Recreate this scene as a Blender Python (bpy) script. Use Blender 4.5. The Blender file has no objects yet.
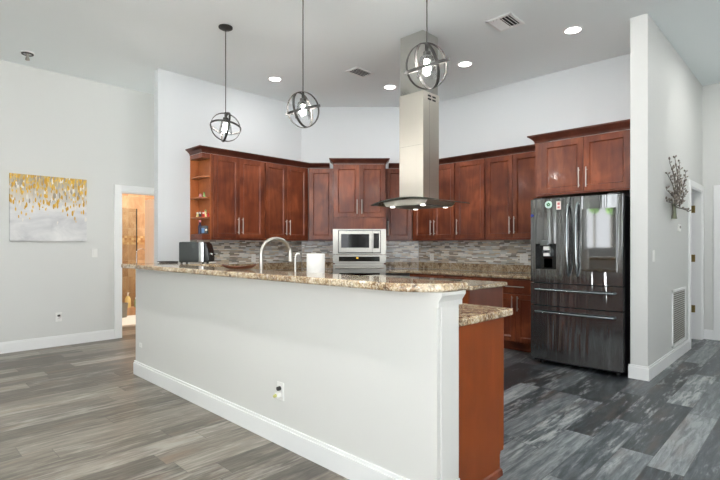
import bpy, bmesh, math, random
from mathutils import Vector, Matrix, Euler
PI = math.pi
R = math.radians
random.seed(7)
SC = bpy.context.scene
COL = SC.collection

# ------------------------------------------------------------------ camera, world, exposure
CAM_H = 1.29
cam_d = bpy.data.cameras.new('camera')
cam_d.lens = 23.75
cam_d.sensor_width = 36
cam_d.shift_y = 6 / 720
cam_d.clip_start = 0.05
cam = bpy.data.objects.new('camera', cam_d)
cam.location = (0, 0, CAM_H)
cam.rotation_euler = (R(90), 0, R(-45.75))
COL.objects.link(cam)
SC.camera = cam

SC.view_settings.view_transform = 'Standard'
SC.view_settings.look = 'None'
SC.view_settings.gamma = 1
SC.view_settings.use_curve_mapping = False
SC.view_settings.exposure = 0.73

W = bpy.data.worlds.new('sky')
SC.world = W
W.use_nodes = True
W.node_tree.nodes['Background'].inputs[0].default_value = (0.93, 0.965, 1.0, 1)
W.node_tree.nodes['Background'].inputs[1].default_value = 2.3
try:
    SC.cycles.use_denoising = True
    SC.cycles.max_bounces = 10
    SC.cycles.diffuse_bounces = 6
    SC.cycles.sample_clamp_indirect = 6
    SC.cycles.caustics_reflective = False
    SC.cycles.caustics_refractive = False
except Exception:
    pass


def area_light(name, loc, rot, sx, sy, power, color=(1, 1, 1), portal=False, disk=False, parent=None, spread=None):
    d = bpy.data.lights.new(name, 'AREA')
    d.shape = 'DISK' if disk else 'RECTANGLE'
    d.size = sx
    if not disk:
        d.size_y = sy
    d.energy = power
    d.color = color
    if spread:
        d.spread = spread
    if portal:
        d.cycles.is_portal = True
    o = bpy.data.objects.new(name, d)
    o.location = loc
    o.rotation_euler = rot
    COL.objects.link(o)
    if parent:
        o.parent = parent
    return o


# sun high over the house from the far side: it lights the added patios, whose bounce brightens the ceilings
sun_d = bpy.data.lights.new('sun', 'SUN')
sun_d.energy = 62.0
sun_d.angle = R(1)
sun_d.color = (1.0, 0.985, 0.96)
sun = bpy.data.objects.new('sun', sun_d)
sun.rotation_euler = (R(-28), R(28), 0)
COL.objects.link(sun)

# daylight portals in the big unseen openings behind the camera
area_light('daylight_portal', (-3.25, -0.3, 1.55), (0, R(-90), 0), 3.0, 5.6, 1, portal=True)
area_light('daylight_portal', (0.25, -3.55, 1.3), (R(90), 0, 0), 4.5, 2.6, 1, portal=True)
CAN_POWER = 3.0
CAN_COLOR = (1.0, 0.985, 0.96)
BATH_POWER = 75


# ------------------------------------------------------------------ helpers: colours and nodes
def lin(c):
    c /= 255
    return c / 12.92 if c <= 0.04045 else ((c + 0.055) / 1.055) ** 2.4


def C(r, g, b):
    return (lin(r), lin(g), lin(b), 1)


class G:
    def __init__(s, name):
        s.m = bpy.data.materials.new(name)
        s.m.use_nodes = True
        s.t = s.m.node_tree
        s.t.nodes.clear()
        s.out = s.t.nodes.new('ShaderNodeOutputMaterial')

    def put(s, sock, v):
        if v is None:
            return
        if isinstance(v, bpy.types.NodeSocket):
            s.t.links.new(v, sock)
        else:
            sock.default_value = v

    def n(s, typ, **kw):
        nd = s.t.nodes.new('ShaderNode' + typ)
        for k, v in kw.items():
            setattr(nd, k, v)
        return nd

    def math(s, op, a, b=None, c=None):
        nd = s.n('Math', operation=op)
        for i, v in enumerate((a, b, c)):
            s.put(nd.inputs[i], v)
        return nd.outputs[0]

    def obj(s):
        return s.n('TexCoord').outputs['Object']

    def rnd(s):
        return s.n('ObjectInfo').outputs['Random']

    def sep(s, v):
        nd = s.n('SeparateXYZ')
        s.put(nd.inputs[0], v)
        return nd.outputs

    def comb(s, x=0.0, y=0.0, z=0.0):
        nd = s.n('CombineXYZ')
        for i, v in enumerate((x, y, z)):
            s.put(nd.inputs[i], v)
        return nd.outputs[0]

    def noise(s, vec, scale=5.0, detail=4.0, rough=0.55, dist=0.0):
        nd = s.n('TexNoise')
        s.put(nd.inputs['Vector'], vec)
        nd.inputs['Scale'].default_value = scale
        nd.inputs['Detail'].default_value = detail
        nd.inputs['Roughness'].default_value = rough
        nd.inputs['Distortion'].default_value = dist
        return nd.outputs[0]

    def vor(s, vec, scale=5.0, feature='F1'):
        nd = s.n('TexVoronoi', feature=feature)
        s.put(nd.inputs['Vector'], vec)
        nd.inputs['Scale'].default_value = scale
        return nd.outputs

    def white(s, vec):
        nd = s.n('TexWhiteNoise', noise_dimensions='3D')
        s.put(nd.inputs[0], vec)
        return nd.outputs[0]

    def ramp(s, fac, stops, interp='LINEAR'):
        nd = s.n('ValToRGB')
        cr = nd.color_ramp
        cr.interpolation = interp
        while len(cr.elements) > 1:
            cr.elements.remove(cr.elements[-1])
        cr.elements[0].position = stops[0][0]
        cr.elements[0].color = stops[0][1]
        for p, c in stops[1:]:
            e = cr.elements.new(p)
            e.color = c
        s.put(nd.inputs[0], fac)
        return nd.outputs[0]

    def mix(s, f, a, b, blend='MIX'):
        nd = s.n('Mix', data_type='RGBA', blend_type=blend)
        s.put(nd.inputs[0], f)
        s.put(nd.inputs[6], a)
        s.put(nd.inputs[7], b)
        return nd.outputs[2]

    def bump(s, h, strength=0.2, dist=0.01):
        nd = s.n('Bump')
        nd.inputs['Strength'].default_value = strength
        nd.inputs['Distance'].default_value = dist
        s.put(nd.inputs['Height'], h)
        return nd.outputs[0]

    def pbr(s, col, rough=0.5, metal=0.0, normal=None, coat=0.0, spec=None, emit=None, estr=0.0, trans=0.0, ior=None, aniso=None):
        b = s.n('BsdfPrincipled')
        s.put(b.inputs['Base Color'], col)
        s.put(b.inputs['Roughness'], rough)
        s.put(b.inputs['Metallic'], metal)
        s.put(b.inputs['Normal'], normal)
        b.inputs['Coat Weight'].default_value = coat
        b.inputs['Coat Roughness'].default_value = 0.12
        b.inputs['Transmission Weight'].default_value = trans
        if ior:
            b.inputs['IOR'].default_value = ior
        if aniso:
            b.inputs['Anisotropic'].default_value = aniso
        if spec is not None:
            b.inputs['Specular IOR Level'].default_value = spec
        if emit:
            b.inputs['Emission Color'].default_value = emit
            b.inputs['Emission Strength'].default_value = estr
        s.t.links.new(b.outputs[0], s.out.inputs[0])
        return s.m


M = {}


def plain(name, col, rough=0.5, metal=0.0, var=0.05, scale=20.0, **kw):
    g = G(name)
    n = g.noise(g.obj(), scale, 3)
    dark = tuple(c * (1 - var) for c in col[:3]) + (1,)
    M[name] = g.pbr(g.mix(n, dark, col), rough, metal, **kw)


def paint(name, col, rough=0.55):
    g = G(name)
    o = g.obj()
    n = g.noise(o, 1.3, 3)
    fine = g.noise(o, 140, 2)
    M[name] = g.pbr(g.mix(n, tuple(c * 0.975 for c in col[:3]) + (1,), col), rough, 0, g.bump(fine, 0.06, 0.002), spec=0.3)


paint('wall_paint', C(214, 215, 212))
paint('kitchen_paint', C(216, 220, 222))
paint('bar_paint', C(216, 216, 212))
paint('ceiling_paint', C(237, 243, 244), 0.8)
plain('trim_white', C(240, 241, 240), 0.35, var=0.02)
plain('plastic_white', C(236, 236, 232), 0.35, var=0.02)
plain('socket_grey', C(60, 60, 58), 0.5)
plain('yellow_clear', C(196, 196, 120), 0.3)
plain('black_iron', C(58, 57, 55), 0.45, 0.5)
plain('black_plastic', C(22, 25, 25), 0.25)
plain('black_green', C(28, 36, 34), 0.45, var=0.1)
plain('black_matte', C(14, 14, 15), 0.5)
plain('nickel', C(190, 186, 178), 0.34, 1.0)
plain('chrome', C(215, 216, 216), 0.14, 1.0)
plain('brass', C(150, 130, 80), 0.35, 1.0)
plain('paper', C(242, 242, 240), 0.9, var=0.02)
plain('grey_bin', C(140, 138, 128), 0.5)
plain('shampoo_cream', C(226, 205, 140), 0.3)
plain('shampoo_green', C(150, 160, 110), 0.3)
plain('mat_white', C(214, 210, 200), 0.95)
plain('bounce_concrete', C(216, 217, 218), 0.9, var=0.12, scale=3)
plain('toy_white', C(236, 230, 216), 0.35)
plain('toy_cream', C(232, 214, 150), 0.35)
plain('toy_red', C(190, 30, 26), 0.3)
plain('toy_pink', C(226, 150, 160), 0.35)
plain('toy_green', C(120, 150, 90), 0.4)
plain('toy_navy', C(34, 30, 62), 0.25)
plain('toy_blue', C(70, 120, 170), 0.3)
plain('toy_black', C(24, 22, 24), 0.3)
plain('sticker_mint', C(196, 222, 214), 0.4)
plain('sticker_leaf', C(50, 110, 70), 0.4)
plain('sticker_white', C(225, 215, 210), 0.4)
plain('sticker_pink', C(190, 110, 110), 0.4)
plain('sticker_blue', C(30, 50, 130), 0.4)
plain('lcd_black', C(12, 13, 15), 0.06)
plain('screen_glass', C(20, 20, 20), 0.04, ior=2.3, spec=0.6)
plain('oven_glass', C(16, 17, 18), 0.05)
plain('filter_grey', C(120, 120, 116), 0.4, 0.8)
plain('hood_edge', C(74, 78, 70), 0.2)
plain('bark', C(62, 58, 48), 0.9, var=0.3)
plain('dark_void', C(40, 40, 40), 0.8)


def emitter(name, col, s):
    g = G(name)
    e = g.n('Emission')
    n = g.noise(g.obj(), 30, 1)
    g.put(e.inputs[0], g.mix(n, tuple(c * 0.97 for c in col[:3]) + (1,), col))
    e.inputs[1].default_value = s
    g.t.links.new(e.outputs[0], g.out.inputs[0])
    M[name] = g.m


emitter('lens_glow', C(255, 252, 245), 14.0)
emitter('bulb_glow', C(255, 249, 244), 320.0)
emitter('hood_glow', C(255, 250, 240), 4.0)
emitter('display_glow', C(210, 170, 60), 1.2)


def clear_glass(name, tint, refl=1.0, thick=0.0):
    """thin clear pane: mostly see-through with a fresnel reflection"""
    g = G(name)
    tr = g.n('BsdfTransparent')
    n = g.noise(g.obj(), 8, 1)
    g.put(tr.inputs[0], g.mix(n, tuple(c * 0.97 for c in tint[:3]) + (1,), tint))
    gl = g.n('BsdfGlossy')
    gl.inputs['Roughness'].default_value = 0.03
    fr = g.n('Fresnel')
    fr.inputs[0].default_value = 1.45
    mx = g.n('MixShader')
    g.put(mx.inputs[0], g.math('MULTIPLY', fr.outputs[0], refl))
    g.t.links.new(tr.outputs[0], mx.inputs[1])
    g.t.links.new(gl.outputs[0], mx.inputs[2])
    g.t.links.new(mx.outputs[0], g.out.inputs[0])
    M[name] = g.m


clear_glass('glass_clear', (0.97, 0.975, 0.975, 1), 0.55)
clear_glass('glass_hood', (0.80, 0.83, 0.80, 1), 1.6)
clear_glass('glass_shower', (0.86, 0.87, 0.83, 1), 0.7)


def wood(name, dark, mid, light, rough=0.3, grain=1.0):
    g = G(name)
    o = g.obj()
    r = g.math('MULTIPLY', g.rnd(), 37.0)
    x, y, z = g.sep(o)
    v = g.comb(g.math('ADD', g.math('MULTIPLY', x, 6.0), r), g.math('ADD', g.math('MULTIPLY', y, 6.0), r), g.math('MULTIPLY', z, 1.0))
    gr = g.noise(v, 2.2, 6, 0.62, 0.9)
    blot = g.noise(g.comb(g.math('ADD', x, r), y, z), 3.2, 2, 0.5, 0.6)
    f = g.math('ADD', g.math('MULTIPLY', gr, 0.45), g.math('MULTIPLY', blot, 0.55))
    col = g.ramp(f, [(0.34, dark), (0.5, mid), (0.66, light)])
    tone = g.math('ADD', 0.86, g.math('MULTIPLY', g.rnd(), 0.28))
    tn = g.n('HueSaturation')
    g.put(tn.inputs['Value'], tone)
    g.put(tn.inputs['Color'], col)
    M[name] = g.pbr(tn.outputs[0], rough, 0, g.bump(gr, 0.05, 0.003), coat=0.12, spec=0.3)


wood('cherry', C(82, 39, 26), C(111, 56, 36), C(142, 78, 50))
wood('cherry_dark', C(62, 32, 25), C(76, 40, 30), C(92, 50, 37))
wood('cherry_lit', C(114, 52, 18), C(122, 57, 20), C(130, 62, 23), 0.45)  # same cherry, with light on end panel and island front put into the colour
wood('cherry_island', C(106, 56, 40), C(116, 62, 44), C(126, 68, 48), 0.4)
wood('cherry_inside', C(132, 72, 38), C(150, 86, 46), C(164, 98, 56), 0.4)
wood('bowl_wood', C(62, 34, 24), C(92, 52, 34), C(118, 72, 48), 0.4)


def granite():
    g = G('granite')
    o = g.obj()
    big = g.noise(o, 6.0, 5, 0.65, 1.0)
    base = g.ramp(big, [(0.3, C(84, 64, 50)), (0.42, C(128, 102, 74)), (0.5, C(168, 146, 114)), (0.58, C(206, 192, 166)), (0.68, C(150, 120, 88))])
    v = g.vor(o, 120.0)
    chip = g.ramp(g.white(v[1]), [(0.0, C(72, 58, 50)), (0.16, C(128, 98, 70)), (0.4, C(182, 160, 122)), (0.6, C(214, 204, 182)), (0.82, C(152, 118, 92)), (0.93, C(228, 222, 210))], 'CONSTANT')
    col = g.mix(0.42, base, chip)
    dk = g.noise(o, 20.0, 5, 0.7, 0.4)
    col = g.mix(g.ramp(dk, [(0.55, (0, 0, 0, 1)), (0.66, (0.8, 0.8, 0.8, 1))]), col, C(66, 52, 44))
    wt = g.noise(o, 14.0, 4, 0.65, 0.8)
    col = g.mix(g.ramp(wt, [(0.58, (0, 0, 0, 1)), (0.68, (0.6, 0.6, 0.6, 1))]), col, C(222, 214, 198))
    M['granite'] = g.pbr(col, 0.08, 0, spec=0.55)


granite()


def mosaic(name, cols):
    g = G(name)
    x, y, z = g.sep(g.obj())
    rh = 0.0195
    zr = g.math('DIVIDE', z, rh)
    row = g.math('FLOOR', zr)
    h1 = g.white(g.comb(row, 3.3, 1.0))
    wd = g.math('ADD', 0.07, g.math('MULTIPLY', g.white(g.comb(row, 9.1, 4.0)), 0.07))
    xr = g.math('ADD', g.math('DIVIDE', x, wd), g.math('MULTIPLY', h1, 13.0))
    cell = g.math('FLOOR', xr)
    rnd = g.white(g.comb(cell, row, 0.5))
    st = [(i / len(cols), c) for i, c in enumerate(cols)]
    col = g.ramp(rnd, st, 'CONSTANT')
    n = g.noise(g.comb(g.math('MULTIPLY', x, 20.0), z, g.math('MULTIPLY', rnd, 9.0)), 6.0, 4)
    col = g.mix(g.math('MULTIPLY', n, 0.35), col, C(150, 144, 136))
    gz = g.math('LESS_THAN', g.math('FRACT', zr), 0.11)
    gx = g.math('LESS_THAN', g.math('MULTIPLY', g.math('FRACT', xr), wd), 0.002)
    gm = g.math('MAXIMUM', gz, gx)
    col = g.mix(gm, col, C(164, 161, 154))
    M[name] = g.pbr(col, g.math('ADD', 0.12, g.math('MULTIPLY', gm, 0.5)), 0, spec=0.5)


mosaic('mosaic', [C(244, 244, 238), C(186, 188, 182), C(150, 138, 124), C(214, 217, 216), C(232, 222, 204), C(136, 132, 126), C(246, 244, 238), C(204, 186, 164), C(208, 213, 214), C(172, 164, 154), C(236, 232, 224), C(190, 180, 162)])


def planks(name, stops, white_c, brown_c, wamt, contrast, rw):
    g = G(name)
    x, y, z = g.sep(g.obj())
    w, L = 0.185, 1.22
    yr = g.math('DIVIDE', y, w)
    row = g.math('FLOOR', yr)
    xr = g.math('ADD', g.math('DIVIDE', x, L), g.math('MULTIPLY', g.white(g.comb(row, 2.0, 5.0)), 7.0))
    cell = g.math('FLOOR', xr)
    rnd = g.white(g.comb(cell, row, 1.5))
    rnd2 = g.white(g.comb(cell, row, 7.5))
    v = g.comb(g.math('ADD', g.math('MULTIPLY', x, 1.7), g.math('MULTIPLY', rnd, 60.0)), g.math('MULTIPLY', y, 15.0), g.math('MULTIPLY', rnd2, 20.0))
    gr = g.noise(v, 2.4, 8, 0.62, 0.6)
    v2 = g.comb(g.math('ADD', g.math('MULTIPLY', x, 1.5), g.math('MULTIPLY', rnd2, 40.0)), g.math('MULTIPLY', y, 6.0), g.math('MULTIPLY', rnd, 20.0))
    bl = g.noise(v2, 1.7, 7, 0.68, 0.5)
    fine = g.noise(g.comb(g.math('MULTIPLY', x, 9.0), g.math('MULTIPLY', y, 60.0), rnd), 3.0, 4, 0.6)
    f = g.math('ADD', g.math('MULTIPLY', gr, contrast), g.math('ADD', g.math('MULTIPLY', rnd, rw), g.math('MULTIPLY', fine, 0.16)))
    f = g.math('ADD', f, 0.42 - rw * 0.5 - contrast * 0.5)
    col = g.ramp(f, stops)
    wf = g.ramp(g.math('ADD', g.math('ADD', g.math('MULTIPLY', bl, 0.72), g.math('MULTIPLY', g.math('SUBTRACT', rnd2, 0.5), 0.16)), g.math('MULTIPLY', g.math('SUBTRACT', gr, 0.5), 0.5)), [(0.40, (0, 0, 0, 1)), (0.56, (wamt, wamt, wamt, 1))])
    col = g.mix(wf, col, white_c)
    bf = g.ramp(g.noise(g.comb(g.math('MULTIPLY', x, 0.7), g.math('MULTIPLY', y, 3.0), g.math('MULTIPLY', rnd, 30.0)), 1.6, 3), [(0.56, (0, 0, 0, 1)), (0.72, (0.55, 0.55, 0.55, 1))])
    col = g.mix(bf, col, brown_c)
    s1 = g.math('LESS_THAN', g.math('FRACT', yr), 0.016)
    s2 = g.math('LESS_THAN', g.math('FRACT', xr), 0.0028)
    sm = g.math('MAXIMUM', s1, s2)
    col = g.mix(g.math('MULTIPLY', sm, 0.65), col, C(52, 52, 52))
    M[name] = g.pbr(col, g.math('ADD', 0.26, g.math('MULTIPLY', gr, 0.22)), 0, g.bump(g.math('SUBTRACT', fine, sm), 0.08, 0.002), spec=0.42)


planks('floor_taupe', [(0.2, C(62, 57, 51)), (0.38, C(92, 86, 77)), (0.52, C(117, 110, 100)), (0.66, C(138, 131, 120)), (0.82, C(166, 160, 150))], C(178, 174, 166), C(132, 107, 86), 0.5, 0.95, 0.40)
planks('floor_shaded', [(0.2, C(34, 38, 41)), (0.38, C(54, 60, 64)), (0.52, C(76, 83, 87)), (0.66, C(104, 111, 114)), (0.82, C(142, 147, 149))], C(170, 174, 174), C(98, 80, 68), 0.8, 0.9, 0.5)  # same planks as the living side, dimmer bluer light put into the colours


def steel(name, col, rough, vert=True, amt=0.10, wav=0.0, metal=1.0):
    g = G(name)
    x, y, z = g.sep(g.obj())
    if vert:
        v = g.comb(g.math('MULTIPLY', x, 1.0), g.math('MULTIPLY', y, 1.0), g.math('MULTIPLY', z, 120.0))
    else:
        v = g.comb(g.math('MULTIPLY', x, 120.0), g.math('MULTIPLY', y, 120.0), z)
    n = g.noise(v, 3.0, 3)
    c = g.mix(n, tuple(k * (1 - amt) for k in col[:3]) + (1,), col)
    h = n
    nrm = g.bump(h, 0.03, 0.001)
    if wav:
        wv = g.noise(g.comb(g.math('MULTIPLY', x, 9.0), g.math('MULTIPLY', y, 9.0), g.math('MULTIPLY', z, 0.5)), 1.0, 2, 0.5, 0.4)
        nrm = g.bump(wv, wav, 0.02)
    M[name] = g.pbr(c, rough, metal, nrm)


steel('steel', C(172, 170, 163), 0.3)
steel('steel_hood', C(196, 192, 182), 0.42, False)
steel('steel_polished', C(206, 205, 200), 0.12, False, 0.04)
steel('steel_black', C(136, 137, 137), 0.12, True, 0.06, 1.3, 0.86)
steel('steel_handle', C(150, 156, 158), 0.2)


def painting():
    g = G('painting_canvas')
    x, y, z = g.sep(g.obj())
    zz = g.math('DIVIDE', z, 0.82)
    bg = g.ramp(g.noise(g.comb(x, 0.0, g.math('MULTIPLY', z, 2.0)), 3.2, 5, 0.6, 0.6), [(0.3, C(188, 188, 190)), (0.5, C(212, 212, 212)), (0.7, C(228, 227, 226))])
    top = g.ramp(g.noise(g.comb(g.math('MULTIPLY', x, 14.0), 0.0, g.math('MULTIPLY', z, 3.0)), 2.2, 5, 0.65), [(0.3, C(104, 100, 92)), (0.44, C(160, 152, 134)), (0.56, C(196, 164, 84)), (0.72, C(226, 222, 214))])
    wob = g.noise(g.comb(g.math('MULTIPLY', x, 6.0), 0.0, 0.0), 2.0, 3)
    edge = g.math('ADD', zz, g.math('MULTIPLY', g.math('SUBTRACT', wob, 0.5), 0.35))
    col = g.mix(g.ramp(edge, [(0.5, (0, 0, 0, 1)), (0.95, (1, 1, 1, 1))]), bg, top)
    for k, (sx, sz, gold, lo, hi) in enumerate([(40.0, 12.0, C(226, 222, 214), 0.2, 1.0), (36.0, 12.0, C(196, 150, 40), 0.24, 1.0), (46.0, 17.0, C(220, 178, 66), 0.28, 1.0), (32.0, 11.0, C(188, 140, 24), 0.34, 1.0), (40.0, 10.0, C(146, 138, 124), 0.5, 1.0), (44.0, 13.0, C(206, 162, 44), 0.5, 1.0)]):
        v = g.vor(g.comb(g.math('ADD', g.math('MULTIPLY', x, sx), 13.7 * k), 2.5 * k, g.math('MULTIPLY', z, sz)), 1.0)
        rn = g.white(v[1])
        pr = g.ramp(edge, [(lo, (0, 0, 0, 1)), (min(hi, 1.0), (0.62, 0.62, 0.62, 1))])
        m1 = g.math('LESS_THAN', v[0], 0.38)
        m2 = g.math('LESS_THAN', rn, pr)
        col = g.mix(g.math('MULTIPLY', m1, m2), col, gold)
    M['painting_canvas'] = g.pbr(col, 0.55)


painting()


def bath_tile():
    g = G('bath_tile')
    x, y, z = g.sep(g.obj())
    a = g.math('ADD', x, y)
    tw = 0.33
    ra, rz = g.math('DIVIDE', a, tw), g.math('DIVIDE', z, tw)
    rnd = g.white(g.comb(g.math('FLOOR', ra), g.math('FLOOR', rz), 3.0))
    n = g.noise(g.comb(g.math('MULTIPLY', a, 2.0), g.math('MULTIPLY', rnd, 9.0), z), 4.0, 5, 0.6, 0.8)
    col = g.ramp(g.math('ADD', g.math('MULTIPLY', n, 0.8), g.math('MULTIPLY', rnd, 0.25)), [(0.3, C(164, 124, 88)), (0.55, C(188, 150, 112)), (0.8, C(212, 182, 146))])
    gm = g.math('MAXIMUM', g.math('LESS_THAN', g.math('FRACT', ra), 0.015), g.math('LESS_THAN', g.math('FRACT', rz), 0.015))
    col = g.mix(gm, col, C(196, 172, 142))
    M['bath_tile'] = g.pbr(col, 0.35)
    g = G('bath_border')
    x, y, z = g.sep(g.obj())
    rnd = g.white(g.comb(g.math('FLOOR', g.math('MULTIPLY', g.math('ADD', x, y), 22.0)), g.math('FLOOR', g.math('MULTIPLY', z, 22.0)), 1.0))
    M['bath_border'] = g.pbr(g.ramp(rnd, [(0.0, C(190, 150, 100)), (0.4, C(214, 180, 130)), (0.7, C(170, 120, 74))], 'CONSTANT'), 0.4)


bath_tile()


def foliage():
    g = G('foliage')
    o = g.obj()
    n = g.noise(o, 9.0, 5, 0.7)
    M['foliage'] = g.pbr(g.ramp(n, [(0.35, C(24, 46, 18)), (0.5, C(60, 98, 38)), (0.65, C(130, 160, 80))]), 0.6)


foliage()


# ------------------------------------------------------------------ helpers: meshes and objects
class MB:
    def __init__(s):
        s.bm = bmesh.new()

    def _bev(s, geom_verts, w, seg=2):
        es = set()
        for v in geom_verts:
            es.update(v.link_edges)
        bmesh.ops.bevel(s.bm, geom=list(es), offset=w, segments=seg, affect='EDGES', profile=0.6)

    def box(s, x0, x1, y0, y1, z0, z1, bev=0.0, mat=None, seg=2):
        r = bmesh.ops.create_cube(s.bm, size=1.0)
        vs = r['verts']
        for v in vs:
            v.co = Vector((x0 + (v.co.x + 0.5) * (x1 - x0), y0 + (v.co.y + 0.5) * (y1 - y0), z0 + (v.co.z + 0.5) * (z1 - z0)))
            if mat is not None:
                v.co = mat @ v.co
        if bev:
            s._bev(vs, bev, seg)
        return s

    def prism(s, pts, z0, z1, bev=0.0, seg=3, axis='z'):
        def P(p, h):
            return Vector((p[0], p[1], h)) if axis == 'z' else (Vector((h, p[0], p[1])) if axis == 'x' else Vector((p[0], h, p[1])))
        lo = [s.bm.verts.new(P(p, z0)) for p in pts]
        hi = [s.bm.verts.new(P(p, z1)) for p in pts]
        n = len(pts)
        fs = [s.bm.faces.new(lo[::-1]), s.bm.faces.new(hi)]
        for i in range(n):
            fs.append(s.bm.faces.new((lo[i], lo[(i + 1) % n], hi[(i + 1) % n], hi[i])))
        bmesh.ops.recalc_face_normals(s.bm, faces=fs)
        if bev:
            es = list(fs[0].edges) + list(fs[1].edges)
            bmesh.ops.bevel(s.bm, geom=es, offset=bev, segments=seg, affect='EDGES', profile=0.5)
        return s

    def cyl(s, p0, p1, r0, r1=None, seg=16):
        r1 = r0 if r1 is None else r1
        p0, p1 = Vector(p0), Vector(p1)
        d = p1 - p0
        q = d.to_track_quat('Z', 'Y').to_matrix().to_4x4()
        mt = Matrix.Translation((p0 + p1) / 2) @ q
        bmesh.ops.create_cone(s.bm, cap_ends=True, segments=seg, radius1=r0, radius2=r1, depth=d.length, matrix=mt)
        return s

    def tube(s, pts, r, seg=8, closed=False):
        pts = [Vector(p) for p in pts]
        n = len(pts)
        rs = r if isinstance(r, (list, tuple)) else [r] * n
        rings = []
        up = None
        for i, p in enumerate(pts):
            a = pts[(i - 1) % n] if (closed or i > 0) else p
            b = pts[(i + 1) % n] if (closed or i < n - 1) else p
            t = (b - a).normalized()
            if up is None:
                up = Vector((0, 0, 1)) if abs(t.z) < 0.9 else Vector((1, 0, 0))
            u = (up - t * up.dot(t)).normalized()
            w = t.cross(u)
            up = u
            rings.append([s.bm.verts.new(p + (u * math.cos(2 * PI * k / seg) + w * math.sin(2 * PI * k / seg)) * rs[i]) for k in range(seg)])
        m = n if closed else n - 1
        for i in range(m):
            A, B = rings[i], rings[(i + 1) % n]
            for k in range(seg):
                s.bm.faces.new((A[k], A[(k + 1) % seg], B[(k + 1) % seg], B[k]))
        if not closed:
            s.bm.faces.new(rings[0][::-1])
            s.bm.faces.new(rings[-1])
        return s

    def lathe(s, prof, c=(0, 0, 0), seg=24, close=True):
        c = Vector(c)
        rings = []
        for r, z in prof:
            if r < 1e-5:
                rings.append([s.bm.verts.new(c + Vector((0, 0, z)))])
            else:
                rings.append([s.bm.verts.new(c + Vector((r * math.cos(2 * PI * k / seg), r * math.sin(2 * PI * k / seg), z))) for k in range(seg)])
        for A, B in zip(rings, rings[1:]):
            for k in range(seg):
                k2 = (k + 1) % seg
                if len(A) == 1 and len(B) == 1:
                    continue
                if len(A) == 1:
                    s.bm.faces.new((A[0], B[k2], B[k]))
                elif len(B) == 1:
                    s.bm.faces.new((A[k], A[k2], B[0]))
                else:
                    s.bm.faces.new((A[k], A[k2], B[k2], B[k]))
        return s

    def ball(s, c, r, sc=(1, 1, 1), seg=16):
        mt = Matrix.Translation(c) @ Matrix.Diagonal((sc[0], sc[1], sc[2], 1))
        bmesh.ops.create_uvsphere(s.bm, u_segments=seg, v_segments=max(6, seg // 2), radius=r, matrix=mt)
        return s

    def build(s, name, mat, parent=None, smooth=True, loc=(0, 0, 0), rot=(0, 0, 0)):
        bmesh.ops.recalc_face_normals(s.bm, faces=s.bm.faces[:])
        me = bpy.data.meshes.new(name)
        s.bm.to_mesh(me)
        s.bm.free()
        me.materials.append(M[mat])
        if smooth:
            me.polygons.foreach_set('use_smooth', [True] * len(me.polygons))
            me.set_sharp_from_angle(angle=R(38))
        o = bpy.data.objects.new(name, me)
        if smooth:
            wn = o.modifiers.new('weighted_normals', 'WEIGHTED_NORMAL')
            wn.weight = 100
            wn.keep_sharp = True
        o.location = loc
        o.rotation_euler = rot
        COL.objects.link(o)
        if parent:
            o.parent = parent
        return o


def tag(o, label, cat, group=None):
    o['label'] = label
    o['category'] = cat
    if group:
        o['group'] = group
    return o


def thing(name, label, cat, loc=(0, 0, 0), rz=0.0, group=None):
    o = bpy.data.objects.new(name, None)
    o.empty_display_size = 0.1
    o.location = loc
    o.rotation_euler = (0, 0, rz)
    COL.objects.link(o)
    return tag(o, label, cat, group)


def struct(name, mb, mat, parent=None, smooth=False, loc=(0, 0, 0), rot=(0, 0, 0)):
    o = mb.build(name, mat, parent, smooth, loc, rot)
    if parent is None:
        o['kind'] = 'structure'
    return o


def kids(o):
    return [c for c in bpy.data.objects if c.parent == o]


def copy_tree(o, parent=None):
    c = o.copy()
    COL.objects.link(c)
    if parent:
        c.parent = parent
    for ch in kids(o):
        copy_tree(ch, c)
    return c


FX, FY = 0.7163, 0.6978          # camera forward in plan


def ray(u, v, z=None, h=None):
    """world point of a photo pixel at camera depth z, or on the level plane of height h"""
    if h is not None:
        z = 475 * (h - CAM_H) / (246 - v)
    x = (u - 360) / 475 * z
    return Vector((FY * x + FX * z, -FX * x + FY * z, CAM_H + (246 - v) / 475 * z))


CEIL = 3.52

# ------------------------------------------------------------------ the setting
m = MB().box(-3.4, 1.95, -3.7, 9.3, -0.1, 0)
m.box(1.95, 8.3, 4.97, 8.12, -0.1, 0)
struct('floor', m, 'floor_taupe')
struct('floor_kitchen', MB().box(1.95, 8.3, -3.7, 4.97, -0.1, 0), 'floor_shaded')  # kitchen part of the one floor, its shade painted in
struct('floor_bathroom', MB().box(1.95, 5.0, 8.12, 10.6, -0.1, 0), 'mat_white')
struct('ceiling', MB().box(-3.4, 8.3, -3.7, 10.6, CEIL, CEIL + 0.12), 'ceiling_paint')

# left wall with the painting and the doorway
DX0, DX1, DH = 2.43, 3.22, 2.06
m = MB().box(-3.4, DX0, 7.06, 7.18, 0, CEIL).box(DX0, DX1, 7.06, 7.18, DH, CEIL).box(DX1, 5.0, 7.06, 7.18, 0, CEIL)
struct('wall_left', m, 'wall_paint')
d1 = struct('door_1', MB().box(DX0 - 0.085, DX0, 7.04, 7.06, 0, DH + 0.085, 0.004).box(DX1, DX1 + 0.085, 7.04, 7.06, 0, DH + 0.085, 0.004).box(DX0, DX1, 7.04, 7.06, DH, DH + 0.085, 0.004), 'trim_white')
struct('door_jamb', MB().box(DX0, DX0 + 0.018, 7.05, 7.19, 0, DH).box(DX1 - 0.018, DX1, 7.05, 7.19, 0, DH).box(DX0, DX1, 7.05, 7.19, DH - 0.018, DH), 'trim_white', d1)

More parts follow.
